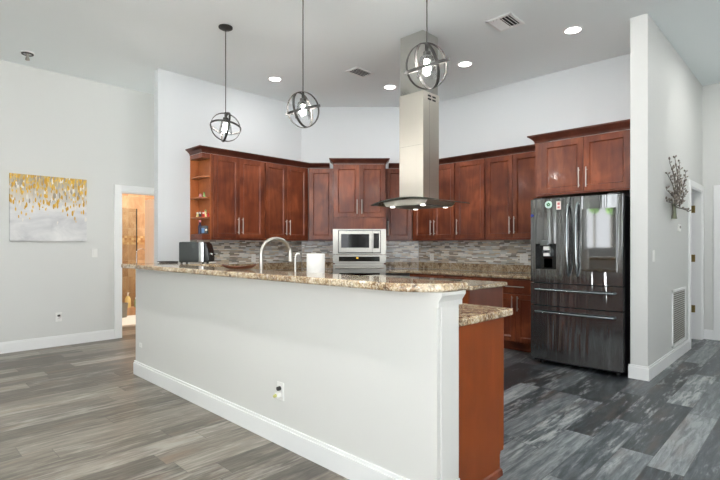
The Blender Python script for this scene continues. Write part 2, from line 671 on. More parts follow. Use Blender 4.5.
# kitchen walls
struct('wall_kitchen_left', MB().box(2.5, 4.84, 5.975, 6.09, 0, CEIL), 'kitchen_paint')
S2 = math.sqrt(2)
def dg(d, S):
    return ((S + S2 * d) / 2, (S - S2 * d) / 2)
SW = 10.765                                    # X+Y along the angled wall
m = MB().prism([(4.79, 5.975), (6.12, 4.645), (6.24, 4.645), (6.24, 4.70), (4.845, 6.09), (4.79, 6.09)], 0, CEIL)
struct('wall_kitchen_back', m, 'kitchen_paint')
struct('wall_kitchen_right', MB().box(6.12, 6.24, 1.35, 4.66, 0, CEIL), 'kitchen_paint')

# hall wall beside the fridge with its doorway, far hall wall with a second door
HX0, HX1, HH = 7.17, 7.97, 2.04
m = MB().box(5.18, HX0, 1.20, 1.35, 0, CEIL).box(HX0, HX1, 1.20, 1.35, HH, CEIL).box(HX1, 8.07, 1.20, 1.35, 0, CEIL)
struct('wall_hall', m, 'wall_paint')
d2 = struct('door_2', MB().box(HX0 - 0.08, HX0, 1.18, 1.2, 0, HH + 0.08, 0.004).box(HX1, HX1 + 0.08, 1.18, 1.2, 0, HH + 0.08, 0.004).box(HX0, HX1, 1.18, 1.2, HH, HH + 0.08, 0.004), 'trim_white')
struct('door_jamb', MB().box(HX0, HX0 + 0.02, 1.19, 1.36, 0, HH).box(HX1 - 0.02, HX1, 1.19, 1.36, 0, HH).box(HX0, HX1, 1.19, 1.36, HH - 0.02, HH), 'trim_white', d2)
# the open leaf swung back into the room beyond, with brass hinges at its edge
leaf = struct('door_leaf', MB().box(HX1 - 0.065, HX1 - 0.025, 1.375, 2.15, 0.01, HH - 0.025, 0.003), 'trim_white', d2)
for hz in (0.42, 1.12, 1.80):
    struct('hinge', MB().box(HX1 - 0.026, HX1 - 0.0195, 1.265, 1.345, hz - 0.05, hz + 0.05).cyl((HX1 - 0.03, 1.35, hz - 0.05), (HX1 - 0.03, 1.35, hz + 0.05), 0.008, seg=10), 'brass', d2)

D3a, D3b = 0.15, 0.995
m = MB().box(8.07, 8.2, D3b, 4.7, 0, CEIL).box(8.07, 8.2, D3a, D3b, HH, CEIL).box(8.07, 8.2, -3.7, D3a, 0, CEIL)
struct('wall_far', m, 'wall_paint')
d3 = struct('door_3', MB().box(8.05, 8.07, D3b, D3b + 0.08, 0, HH + 0.08, 0.004).box(8.05, 8.07, D3a - 0.08, D3a, 0, HH + 0.08, 0.004).box(8.05, 8.07, D3a, D3b, HH, HH + 0.08, 0.004), 'trim_white')
m = MB().box(8.10, 8.14, D3a, D3b, 0.01, HH)
for zz0, zz1 in ((0.25, 0.95), (1.1, 1.9)):
    for yy0, yy1 in ((D3a + 0.11, D3a + 0.38), (D3b - 0.38, D3b - 0.11)):
        m.box(8.092, 8.105, yy0, yy1, zz0, zz1, 0.006)
struct('door_leaf', m, 'trim_white', d3)
struct('wall_bedroom', MB().box(6.24, 8.2, 4.6, 4.7, 0, CEIL), 'wall_paint')

# walls behind the camera: unseen openings, sized for the daylight they let in
m = MB().box(-3.4, -3.2, -3.7, -3.1, 0, CEIL).box(-3.4, -3.2, -3.1, 2.5, 3.05, CEIL).box(-3.4, -3.2, 2.5, 3.85, 0, CEIL)
m.box(-3.4, -3.2, 3.85, 4.6, 0, 1.2).box(-3.4, -3.2, 3.85, 4.6, 2.35, CEIL).box(-3.4, -3.2, 4.6, 7.18, 0, CEIL)
struct('wall_west', m, 'wall_paint')
m = MB().box(-3.2, -2.0, -3.7, -3.5, 0, CEIL).box(-2.0, 2.5, -3.7, -3.5, 2.6, CEIL).box(2.5, 8.2, -3.7, -3.5, 0, CEIL)
struct('wall_south', m, 'wall_paint')
for nm, bxs in (('unseen_window_1', [(-3.34, -3.26, y - 0.03, y + 0.03, 0, 3.05) for y in (-3.07, -1.2, 0.6, 2.47)]),
                ('unseen_window_2', [(x - 0.03, x + 0.03, -3.64, -3.56, 0, 2.6) for x in (-1.97, -0.5, 1.0, 2.47)]),
                ('window_3', [(-3.34, -3.26, 3.85, 4.6, 1.2, 1.25), (-3.34, -3.26, 3.85, 4.6, 2.3, 2.35), (-3.34, -3.26, 3.85, 3.9, 1.25, 2.3), (-3.34, -3.26, 4.55, 4.6, 1.25, 2.3)])):
    m = MB()
    for b in bxs:
        m.box(*b)
    struct(nm, m, 'trim_white')
struct('added_bounce_patio', MB().box(-14, -3.4, -14, 12, -0.2, -0.1).box(-3.4, 14, -14, -3.7, -0.2, -0.1), 'bounce_concrete')  # unseen pale paving, added to bounce sunlight up to the ceilings
for k in range(6):
    t = thing('garden_tree', 'green round-crowned tree out beyond the patio, mirrored in the refrigerator screen', 'tree', (-10 + random.uniform(-0.4, 0.4), 4.4 + k * 0.75, -0.1), 0, 'trees beyond the patio')
    MB().cyl((0, 0, 0), (0, 0, 3.1), 0.045).build('trunk', 'bark', t)
    MB().ball((0, 0, 3.6 + random.uniform(-0.2, 0.4)), 0.55, (0.66, 0.66, 1.9), 12).build('crown', 'foliage', t)

# bathroom beyond the left doorway
struct('wall_bathroom', MB().box(1.95, 2.05, 7.18, 10.6, 0, CEIL).box(4.9, 5.0, 7.18, 10.6, 0, CEIL).box(2.05, 4.9, 10.2, 10.3, 0, CEIL).box(2.05, 3.22, 9.3, 9.42, 0, CEIL), 'bath_tile')
struct('trim_1', MB().box(3.22, 4.9, 10.19, 10.2, 1.32, 1.5).box(2.05, 3.22, 9.292, 9.3, 1.32, 1.5), 'bath_border')
curb = struct('trim_2', MB().box(3.22, 4.9, 9.22, 9.42, 0, 0.14, 0.006), 'bath_tile')
# baseboards
def base(name, boxes):
    m = MB()
    for (x0, x1, y0, y1) in boxes:
        m.box(x0, x1, y0, y1, 0, 0.115)
        dx = 0.006 if (x1 - x0) < 0.05 else 0
        dy = 0.006 if (y1 - y0) < 0.05 else 0
        m.box(x0 + dx * (name in ('baseboard_hall', 'baseboard_bar', 'baseboard_far')), x1 - 0 * dx, y0 + dy, y1, 0.115, 0.135, 0.003)
    struct(name, m, 'trim_white')
base('baseboard_left', [(-3.2, DX0 - 0.085, 7.045, 7.06), (DX1 + 0.085, 4.9, 7.045, 7.06)])
base('baseboard_bar', [(1.838, 1.855, 1.285, 4.985), (1.855, 2.04, 1.285, 1.3), (1.855, 2.06, 4.97, 4.985)])
base('baseboard_hall', [(5.163, 5.18, 1.185, 1.365), (5.18, HX0 - 0.08, 1.185, 1.2)])
base('baseboard_far', [(8.055, 8.07, D3b + 0.08, 1.2), (8.055, 8.07, -3.5, D3a - 0.08)])

# half wall of the bar
m = MB().box(1.855, 2.04, 1.30, 4.97, 0, 1.07).box(2.04, 2.5, 4.86, 4.97, 0, 1.07)
struct('wall_bar', m, 'bar_paint')
m = MB().box(1.88, 2.015, 1.293, 1.30, 0.14, 1.0, 0.003)
m.prism([(1.30, 1.0), (1.292, 1.0), (1.292, 1.025), (1.272, 1.055), (1.272, 1.07), (1.30, 1.07)], 1.855, 2.06, axis='x')
m.prism([(2.04, 1.0), (2.045, 1.0), (2.045, 1.025), (2.06, 1.055), (2.06, 1.07), (2.04, 1.07)], 1.292, 1.36, axis='y')
struct('trim_bar', m, 'bar_paint')


# ------------------------------------------------------------------ cabinetry
def handle_v(parent, x, z0, z1, y=-0.02, r=0.0062):
    m = MB().cyl((x, y - 0.03, z0), (x, y - 0.03, z1), r, seg=10)
    for z in (z0 + 0.025, z1 - 0.025):
        m.cyl((x, y, z), (x, y - 0.03, z), r * 0.8, seg=8)
    return m.build('handle', 'nickel', parent)


def handle_h(parent, x0, x1, z, y=-0.02, r=0.0062):
    m = MB().cyl((x0, y - 0.03, z), (x1, y - 0.03, z), r, seg=10)
    for x in (x0 + 0.025, x1 - 0.025):
        m.cyl((x, y, z), (x, y - 0.03, z), r * 0.8, seg=8)
    return m.build('handle', 'nickel', parent)


def shaker(x0, x1, z0, z1, st=0.058):
    """framed door with a recessed panel, front face at local y=-0.02"""
    m = MB()
    m.box(x0, x0 + st, -0.02, 0, z0, z1, 0.002).box(x1 - st, x1, -0.02, 0, z0, z1, 0.002)
    m.box(x0 + st, x1 - st, -0.02, 0, z1 - st, z1, 0.002).box(x0 + st, x1 - st, -0.02, 0, z0, z0 + st, 0.002)
    a, b, c, d = x0 + st, x1 - st, z0 + st, z1 - st
    e = 0.011
    v = [m.bm.verts.new(p) for p in ((a, -0.017, c), (b, -0.017, c), (b, -0.017, d), (a, -0.017, d), (a + e, -0.005, c + e), (b - e, -0.005, c + e), (b - e, -0.005, d - e), (a + e, -0.005, d - e))]
    for i in range(4):
        m.bm.faces.new((v[i], v[(i + 1) % 4], v[4 + (i + 1) % 4], v[4 + i]))
    m.bm.faces.new(v[4:])
    return m


def cabinet(label, loc, rz, w, h, d, doors, drawers=(), mat='cherry', toe=0.0, name='wall_cabinet', hz=None, side=None):
    """doors: (x0, x1, z0, z1, handle_x or None); hz = handle z range"""
    t = thing(name, label, 'cabinet', loc, rz)
    m = MB().box(0, w, 0, d, toe, h, 0.0015)
    if toe:
        m.box(0.0, w, 0.06, d, 0, toe)
    m.build('body', mat if side is None else side, t)
    for (x0, x1, z0, z1, hx) in doors:
        dr = shaker(x0, x1, z0, z1).build('door', mat, t)
        if hx is not None:
            handle_v(dr, hx, *(hz or (z0 + 0.055, z0 + 0.275)))
    for (x0, x1, z0, z1) in drawers:
        dr = MB().box(x0, x1, -0.02, 0, z0, z1, 0.004).build('drawer', mat, t)
        handle_h(dr, (x0 + x1) / 2 - 0.12, (x0 + x1) / 2 + 0.12, (z0 + z1) / 2)
    return t


UB, UH = 1.37, 1.108
g3 = 0.003


def two_doors(w, h, l=0.012, r=0.012, zlo=0.025, zhi=0.012):
    c = (l + w - r) / 2
    return [(l, c - 0.0015, zlo, h - zhi, c - 0.032), (c + 0.0015, w - r, zlo, h - zhi, c + 0.032)]


# left run, fronts at Y 5.64
YF = 5.645
cabinet('cherry wall cabinet with two doors, next to the open corner shelves', (3.05, YF, UB), 0, 0.804, UH, 0.327, two_doors(0.804, UH, 0.02))
cabinet('cherry two-door wall cabinet above the faucet, next to the room corner', (3.856, YF, UB), 0, 0.80, UH, 0.327, two_doors(0.80, UH, r=0.03))
# open end shelf
t = thing('open_shelf_unit', 'cherry open end shelf of four bays holding ornaments', 'shelf', (2.92, YF, UB))
m = MB().box(0, 0.128, 0.312, 0.327, 0, UH).box(0.113, 0.128, 0, 0.312, 0, UH)
m.build('back_panel', 'cherry_inside', t)
m = MB().box(0, 0.113, 0.0, 0.312, 0.0, 0.075, 0.01)
m.build('bottom_box', 'cherry', t)
MB().box(0, 0.113, 0.0, 0.312, UH - 0.06, UH, 0.004).build('top_box', 'cherry', t)
def shelf_pts():
    p = [(0.005, 0.312), (0.113, 0.312), (0.113, 0.008), (0.08, 0.008)]
    for k in range(5):
        a = PI / 2 * k / 4
        p.append((0.07 - 0.065 * math.sin(a), 0.083 - 0.065 * math.cos(a)))
    return p[::-1]
SHZ = (0.295, 0.55, 0.82)
for z in SHZ:
    MB().prism(shelf_pts(), z - 0.018, z).build('shelf', 'cherry_inside', t)

# angled corner: two slim cabinets, tall oven unit between
def dloc(d, S, z):
    p = dg(d, S)
    return (p[0], p[1], z)
SF = 10.305
A45 = R(-45)
w1 = 0.386
cabinet('slim cherry wall cabinet to the left of the built-in microwave', dloc(-0.692, SF, UB), A45, w1, UH, 0.32, [(0.015, w1 - 0.015, 0.025, UH - 0.012, None)])
w2 = 0.41
cabinet('slim cherry wall cabinet right of the oven, half behind the steel hood', dloc(0.482, SF, UB), A45, w2, UH, 0.32, [(0.015, w2 - 0.012, 0.025, UH - 0.012, 0.04)])
OD0, OW = -0.303, 0.772
OS = 10.765 - 0.635 * S2
OT = 2.493
t = thing('oven_cabinet', 'tall cherry cabinet housing microwave and oven, two doors on top', 'cabinet', dloc(OD0, OS, 0), A45)
m = MB().box(0, OW, 0.06, 0.625, 0, 0.1).box(0, OW, 0, 0.625, 0.1, 0.38, 0.002)
m.box(0, 0.022, 0, 0.625, 0.38, OT).box(OW - 0.022, OW, 0, 0.625, 0.38, OT).box(0.022, OW - 0.022, 0.6, 0.625, 0.38, OT)
m.box(0.022, OW - 0.022, 0, 0.6, 1.54, 1.70, 0.002).box(0.022, OW - 0.022, 0.0, 0.6, 1.70, OT, 0.002)
m.build('body', 'cherry', t)
for (x0, x1, hx) in ((0.016, OW / 2 - 0.002, OW / 2 - 0.035), (OW / 2 + 0.002, OW - 0.016, OW / 2 + 0.035)):
    dr = shaker(x0, x1, 1.715, OT - 0.015).build('door', 'cherry', t)
    handle_v(dr, hx, 1.76, 1.97)
dr = MB().box(0.016, OW - 0.016, -0.02, 0, 0.12, 0.36, 0.004).build('drawer', 'cherry', t)
handle_h(dr, OW / 2 - 0.12, OW / 2 + 0.12, 0.25)

# microwave and oven built into it
t = thing('microwave', 'stainless built-in microwave with dark window above the oven', 'microwave', dloc(OD0, OS, 1.165), A45)
m = MB().box(0.03, OW - 0.03, 0.0, 0.45, 0.005, 0.368)
m.box(-0.004, OW + 0.004, -0.022, -0.001, 0, 0.373, 0.003)
m.build('trim_frame', 'steel', t)
MB().box(0.075, OW - 0.075, -0.026, -0.0225, 0.018, 0.355).build('recess', 'black_plastic', t)
dr = MB().box(0.085, 0.57, -0.05, -0.027, 0.03, 0.345, 0.004).build('door', 'steel', t)
MB().box(0.118, 0.53, -0.053, -0.0505, 0.10, 0.30, 0.001).build('window', 'oven_glass', dr)
cp = MB().box(0.575, 0.687, -0.05, -0.027, 0.03, 0.345, 0.004).build('control_panel', 'steel', t)
MB().box(0.59, 0.672, -0.052, -0.0505, 0.09, 0.31).build('keypad', 'oven_glass', cp)
t = thing('wall_oven', 'stainless wall oven with black control strip, under the microwave', 'oven', dloc(OD0, OS, 0.39), A45)
m = MB().box(0.03, OW - 0.03, 0.0, 0.5, 0.0, 0.76).box(-0.004, OW + 0.004, -0.022, -0.001, 0.65, 0.768, 0.003)
m.build('body', 'steel', t)
cp = MB().box(0.085, OW - 0.09, -0.026, -0.0225, 0.675, 0.745).build('control_panel', 'oven_glass', t)
MB().box(0.34, 0.37, -0.0275, -0.0262, 0.715, 0.735).build('display', 'display_glow', cp)
dr = MB().box(0.0, OW, -0.045, -0.002, 0.0, 0.628, 0.004).build('door', 'steel', t)
MB().box(0.09, OW - 0.09, -0.048, -0.0455, 0.08, 0.505).build('window', 'oven_glass', dr)
m = MB().cyl((0.04, -0.085, 0.58), (OW - 0.04, -0.085, 0.58), 0.013, seg=14)
for x in (0.07, OW - 0.07):
    m.cyl((x, -0.045, 0.58), (x, -0.085, 0.58), 0.009, seg=10)
m.build('handle', 'nickel', dr)

# right run, fronts at X 5.79; local x runs towards -Y
A90 = R(-90)
XF = 5.79
def two(w):
    return two_doors(w, UH)
cabinet('cherry two-door wall cabinet in the corner behind the hood', (XF, 4.512, UB), A90, 0.768, UH, 0.327, two_doors(0.768, UH, l=0.035))
cabinet('cherry single-door wall cabinet just right of the hood', (XF, 3.742, UB), A90, 0.475, UH, 0.327, [(0.012, 0.463, 0.025, UH - 0.012, 0.045)])
cabinet('cherry two-door wall cabinet between the single door and the fridge top', (XF, 3.264, UB), A90, 0.785, UH, 0.327, two(0.785))
# above the fridge
FW = 0.985
t = cabinet('cherry cabinet of two short doors over the refrigerator', (5.27, 2.345, 1.853), A90, FW, 0.60, 0.845, [(0.078, 0.525, 0.02, 0.588, 0.525 - 0.035), (0.53, FW - 0.012, 0.02, 0.588, 0.53 + 0.035)], hz=(0.06, 0.27))


def crown(label, path, z0, z1, out, mat='cherry_dark'):
    """moulding swept along a plan path (the visible front line), profile flares by `out` to the viewer's side (left of travel)"""
    n = len(path)
    prof = [(0.0, 0.0), (0.006, 0.0), (0.008, 0.25), (0.02, 0.45), (0.042, 0.72), (0.055, 0.82), (0.058, 1.0), (0.0, 1.0)]
    prof = [(a * out / 0.058, z0 + b * (z1 - z0)) for a, b in prof]
    m = MB()
    rings = []
    P = [Vector(p) for p in path]
    for i, p in enumerate(P):
        def nrm(a, b):
            d = (b - a).normalized()
            return Vector((d.y, -d.x))
        if i == 0:
            nn = nrm(P[0], P[1])
        elif i == n - 1:
            nn = nrm(P[-2], P[-1])
        else:
            a, b = nrm(P[i - 1], p), nrm(p, P[i + 1])
            nn = (a + b)
            nn = nn / max(0.3, nn.dot(a))
        rings.append([m.bm.verts.new((p.x + nn.x * o_, p.y + nn.y * o_, z)) for o_, z in prof])
    k = len(prof)
    for A, B in zip(rings, rings[1:]):
        for j in range(k):
            m.bm.faces.new((A[j], A[(j + 1) % k], B[(j + 1) % k], B[j]))
    m.bm.faces.new(rings[0][::-1])
    m.bm.faces.new(rings[-1])
    o = m.build('crown_moulding', mat)
    tag(o, label, 'crown moulding')
    return o


CT = UB + UH + 0.001
crown('dark cherry crown moulding over the left wall cabinets', [(2.92, 5.972), (2.92, 5.645), (4.66, 5.645), dg(-0.367, SF)], CT, CT + 0.074, 0.065)
crown('dark cherry crown moulding over the right-hand wall cabinets', [dg(0.533, SF), (5.79, 4.515), (5.79, 2.352)], CT, CT + 0.074, 0.065)
def dl(x, y):       # local of the oven cabinet to plan
    p = dg(OD0, OS)
    c, s = math.cos(A45), math.sin(A45)
    return (p[0] + c * x - s * y, p[1] + s * x + c * y)
crown('dark cherry crown moulding on the tall oven cabinet', [dl(0, 0.26), dl(0, 0), dl(OW, 0), dl(OW, 0.26)], OT + 0.001, OT + 0.078, 0.058)
crown('dark cherry crown moulding over the refrigerator cabinet', [(5.7, 2.345), (5.27, 2.345), (5.27, 1.357)], 2.455, 2.54, 0.07)

# base cabinets
BH = 0.885
def base_cab(label, loc, rz, w, d=0.6, mat='cherry'):
    c = w / 2
    return cabinet(label, loc, rz, w, BH, d, [(0.012, c - 0.002, 0.12, 0.70, c - 0.035), (c + 0.002, w - 0.012, 0.12, 0.70, c + 0.035)], [(0.012, w - 0.012, 0.715, BH - 0.012)], mat, 0.1, 'base_cabinet', (0.5, 0.68))
base_cab('cherry base cabinet under the left counter, beside the passage', (2.62, 5.36, 0), 0, 0.88)
base_cab('cherry base cabinet under the left counter, next to the room corner', (3.51, 5.36, 0), 0, 0.95)
XB = 5.5
base_cab('dark cherry base cabinet with a drawer, beside the refrigerator', (XB, 3.03, 0), A90, 0.685, mat='cherry')
base_cab('cherry base cabinet under the right counter, in the middle of the run', (XB, 3.72, 0), A90, 0.685)
base_cab('cherry base cabinet under the right counter, next to the corner', (XB, 4.34, 0), A90, 0.615)


def slab(name, label, pts, z0=0.89, z1=0.93, bev=0.012):
    o = MB().prism(pts, z0, z1, bev, 3).build(name, 'granite')
    return tag(o, label, 'countertop')


CS = 10.765 - 0.65 * S2
slab('countertop', 'brown granite worktop along the left wall to the oven', [(2.56, 5.972), (2.56, 5.325), (CS - 5.325, 5.325), dg(OD0 - 0.006, CS), dg(OD0 - 0.006, SW - 0.005), (4.787, 5.972)])
slab('countertop', 'brown granite worktop along the right wall from oven to refrigerator', [dg(OD0 + OW + 0.006, SW - 0.005), dg(OD0 + OW + 0.006, CS), (5.47, CS - 5.47), (5.47, 2.335), (6.117, 2.335), (6.117, 4.643)])
# granite curbs and mosaic splashbacks
def strip(name, label, cat, mat, p0, p1, z0, z1, th):
    p0, p1 = Vector(p0), Vector(p1)
    L = (p1 - p0).length
    a = math.atan2(p1.y - p0.y, p1.x - p0.x)
    o = MB().box(0, L, -th, -0.001, 0, z1 - z0, 0.002 if th > 0.015 else 0).build(name, mat, None, True, (p0.x, p0.y, z0), (0, 0, a))
    return tag(o, label, cat)
dA, dB = dg(OD0 - 0.008, SW), dg(OD0 + OW + 0.008, SW)
strip('granite_upstand', 'granite upstand on the left wall worktop', 'upstand', 'granite', (2.56, 5.973), (4.78, 5.973), 0.932, 1.035, 0.02)
strip('granite_upstand', 'granite upstand on the angled wall, left of the oven', 'upstand', 'granite', (4.80, 5.965), dA, 0.932, 1.035, 0.02)
strip('granite_upstand', 'granite upstand on the angled wall, right of the oven', 'upstand', 'granite', dB, (6.108, 4.657), 0.932, 1.035, 0.02)
strip('granite_upstand', 'granite upstand on the right wall worktop', 'upstand', 'granite', (6.118, 4.635), (6.118, 2.335), 0.932, 1.035, 0.02)
strip('mosaic_backsplash', 'grey strip mosaic backsplash on the left wall', 'backsplash', 'mosaic', (2.92, 5.974), (4.785, 5.974), 1.037, 1.368, 0.009)
strip('mosaic_backsplash', 'strip mosaic backsplash on the angled wall, left of the microwave', 'backsplash', 'mosaic', (4.797, 5.968), dA, 1.037, 1.368, 0.009)
strip('mosaic_backsplash', 'strip mosaic backsplash on the angled wall, right of the microwave', 'backsplash', 'mosaic', dB, (6.112, 4.653), 1.037, 1.368, 0.009)
strip('mosaic_backsplash', 'long strip mosaic backsplash on the right wall up to the refrigerator', 'backsplash', 'mosaic', (6.119, 4.64), (6.119, 2.3), 1.037, 1.368, 0.009)

# peninsula: lower cabinets and counter behind the half wall
t = thing('peninsula_cabinet', 'cherry base cabinets behind the bar, end panel with its light painted orange-brown', 'cabinet', (2.045, 1.305, 0))
MB().box(0, 0.467, 0.018, 3.05, 0.1, BH).box(0, 0.4, 0.018, 3.05, 0, 0.1).build('body', 'cherry', t)
MB().prism([(0, 0), (0.425, 0), (0.425, 0.13), (0.467, 0.13), (0.467, BH), (0, BH)], 0, 0.018, axis='y').build('end_panel', 'cherry_lit', t)
for k in range(4):
    y0 = 0.02 + k * 0.757
    dr = MB().box(0.467, 0.512, y0, y0 + 0.75, 0.13, BH - 0.012, 0.003).build('door', 'cherry', t)
    MB().cyl((0.54, y0 + 0.66, 0.55), (0.54, y0 + 0.66, 0.75), 0.006, seg=8).cyl((0.512, y0 + 0.66, 0.57), (0.54, y0 + 0.66, 0.57), 0.005, seg=8).cyl((0.512, y0 + 0.66, 0.73), (0.54, y0 + 0.66, 0.73), 0.005, seg=8).build('handle', 'nickel', dr)
sm = MB().prism([(0, 0), (-0.016, 0), (-0.016, 0.02), (-0.01, 0.033), (0, 0.038)], 0, 0.43, axis='x')
sm.build('shoe_moulding', 'cherry', t)
def rc(x0, x1, y0, y1, r00=0.0, r10=0.0, r11=0.0, r01=0.0, seg=8):
    """plan rectangle with rounded corners (r00 at x0,y0; counter-clockwise)"""
    pts = []
    for (cx, cy, r, a0) in ((x0 + r00, y0 + r00, r00, PI), (x1 - r10, y0 + r10, r10, 1.5 * PI), (x1 - r11, y1 - r11, r11, 0), (x0 + r01, y1 - r01, r01, PI / 2)):
        if r <= 0:
            pts.append((cx, cy))
        else:
            for k in range(seg + 1):
                a = a0 + PI / 2 * k / seg
                pts.append((cx + r * math.cos(a), cy + r * math.sin(a)))
    return pts
tag(MB().prism(rc(2.045, 2.60, 1.275, 4.36, r10=0.04), 0.89, 0.93, 0.012).build('countertop', 'granite'), 'lower brown granite worktop behind the bar, end seen above the lit end panel', 'countertop')

# bar top
BT0, BT1 = 1.0705, 1.112
pts = []
pts += [(2.07, 1.265)]
pts += [(2.07, 4.4), (2.46, 4.4)]
pts += [(2.46, 5.09)]
for k in range(6):
    a = PI / 2 + PI / 2 * k / 5
    pts.append((1.80 + 0.06 * math.cos(a), 5.03 + 0.06 * math.sin(a)))
for k in range(9):
    a = PI + PI / 2 * k / 8
    pts.append((1.98 + 0.24 * math.cos(a), 1.515 + 0.25 * math.sin(a)))
tag(MB().prism(pts, BT0, BT1, 0.014, 3).build('bar_countertop', 'granite'), 'raised granite bar top on the white half wall, rounded near corner', 'countertop')

# island with cooktop
t = thing('kitchen_island', 'cherry island with granite top standing under the hood', 'kitchen island', (3.79, 2.30, 0))
MB().box(0, 0.62, 0.018, 1.67, 0.1, BH).box(0.05, 0.57, 0.03, 1.62, 0, 0.1).build('body', 'cherry_lit', t)
MB().box(0, 0.62, 0, 0.018, 0.0, BH, 0.001).build('end_panel', 'cherry_island', t)
MB().box(0.62, 0.635, 0.002, 0.03, 0.1, BH - 0.01).build('face_frame', 'cherry_inside', t)
for k in range(3):
    y0 = 0.035 + k * 0.545
    MB().box(0.62, 0.64, y0, y0 + 0.535, 0.12, BH - 0.015, 0.003).build('door', 'cherry', t)
tp = MB().prism(rc(-0.05, 0.66, -0.05, 1.72, r10=0.05, r00=0.03), 0.89, 0.93, 0.012, 3).build('top', 'granite', t)
t = thing('cooktop', 'black glass cooktop set in the island top below the hood', 'cooktop', (4.08, 3.1, 0.931))
MB().box(-0.26, 0.26, -0.38, 0.38, 0, 0.006, 0.002).build('glass_top', 'lcd_black', t)
for (x, y, r) in ((-0.12, -0.2, 0.09), (-0.12, 0.2, 0.075), (0.1, -0.2, 0.075), (0.1, 0.2, 0.1)):
    MB().lathe([(r - 0.004, 0.0062), (r - 0.004, 0.0068), (r, 0.0068), (r, 0.0062)], (x, y, 0), 32).build('burner_ring', 'filter_grey', t)

# ------------------------------------------------------------------ range hood
t = thing('range_hood', 'stainless island range hood with curved glass canopy and tall chimney', 'range hood', (4.09, 3.10, 1.70))
HC = CEIL - 1.70
m = MB().box(-0.14, 0.14, -0.158, 0.158, 0.075, 1.195, 0.003)
ch = m.build('chimney', 'steel_hood', t)
MB().box(-0.132, 0.132, -0.15, 0.15, 1.1955, HC - 0.001, 0.003).build('chimney_sleeve', 'steel_polished', t)
for zz in (1.115, 1.15):
    for x in (-0.06, 0.02):
        MB().box(x, x + 0.06, -0.160, -0.1581, zz, zz + 0.018).build('vent_slot', 'dark_void', ch)
MB().box(-0.03, -0.028, -0.1592, -0.1581, 0.08, 1.19).build('seam', 'filter_grey', ch)
MB().box(-0.1412, -0.1401, -0.155, 0.155, 0.64, 0.642).build('seam', 'filter_grey', ch)
# canopy body with a gently arched top
def arch(y, half, rise):
    return rise * (1 - (y / half) ** 2)
pts = []
N = 16
for k in range(N + 1):
    y = -0.295 + 0.59 * k / N
    pts.append((y, 0.028 + arch(y, 0.45, 0.045)))
pts = [(-0.255, 0.012)] + pts + [(0.255, 0.012)]
body = MB().prism(pts, -0.245, 0.245, axis='x').build('canopy', 'steel_hood', t)
MB().box(-0.2, 0.2, -0.25, 0.25, 0.004, 0.013).build('filter', 'filter_grey', t)
for (x, y) in ((-0.2, -0.2), (-0.2, 0.2), (0.2, -0.2), (0.2, 0.2)):
    MB().cyl((x, y, 0.0), (x, y, 0.012), 0.024, seg=20).build('hood_light', 'hood_glow', t)
# glass: arched pane
m = MB()
rows = []
N = 24
for k in range(N + 1):
    y = -0.455 + 0.91 * k / N
    zt = 0.034 + arch(y, 0.45, 0.05)
    ex = 0.30 - 0.035 * (y / 0.455) ** 4
    rows.append([m.bm.verts.new((-ex, y, zt)), m.bm.verts.new((ex, y, zt)), m.bm.verts.new((ex, y, zt + 0.008)), m.bm.verts.new((-ex, y, zt + 0.008))])
for A, B in zip(rows, rows[1:]):
    for j in range(4):
        m.bm.faces.new((A[j], A[(j + 1) % 4], B[(j + 1) % 4], B[j]))
m.bm.faces.new(rows[0][::-1])
m.bm.faces.new(rows[-1])
gc = m.build('glass_canopy', 'glass_hood', t)
for sx in (-1, 1):
    MB().tube([(sx * (0.30 - 0.035 * (y / 0.455) ** 4), y, 0.038 + arch(y, 0.45, 0.05)) for y in [-0.455 + 0.91 * k / 20 for k in range(21)]], 0.0042, 6).build('glass_edge', 'hood_edge', gc)
for sy in (-1, 1):
    MB().tube([(x, sy * 0.455, 0.037) for x in (-0.265, 0, 0.265)], 0.0042, 6).build('glass_edge', 'hood_edge', gc)

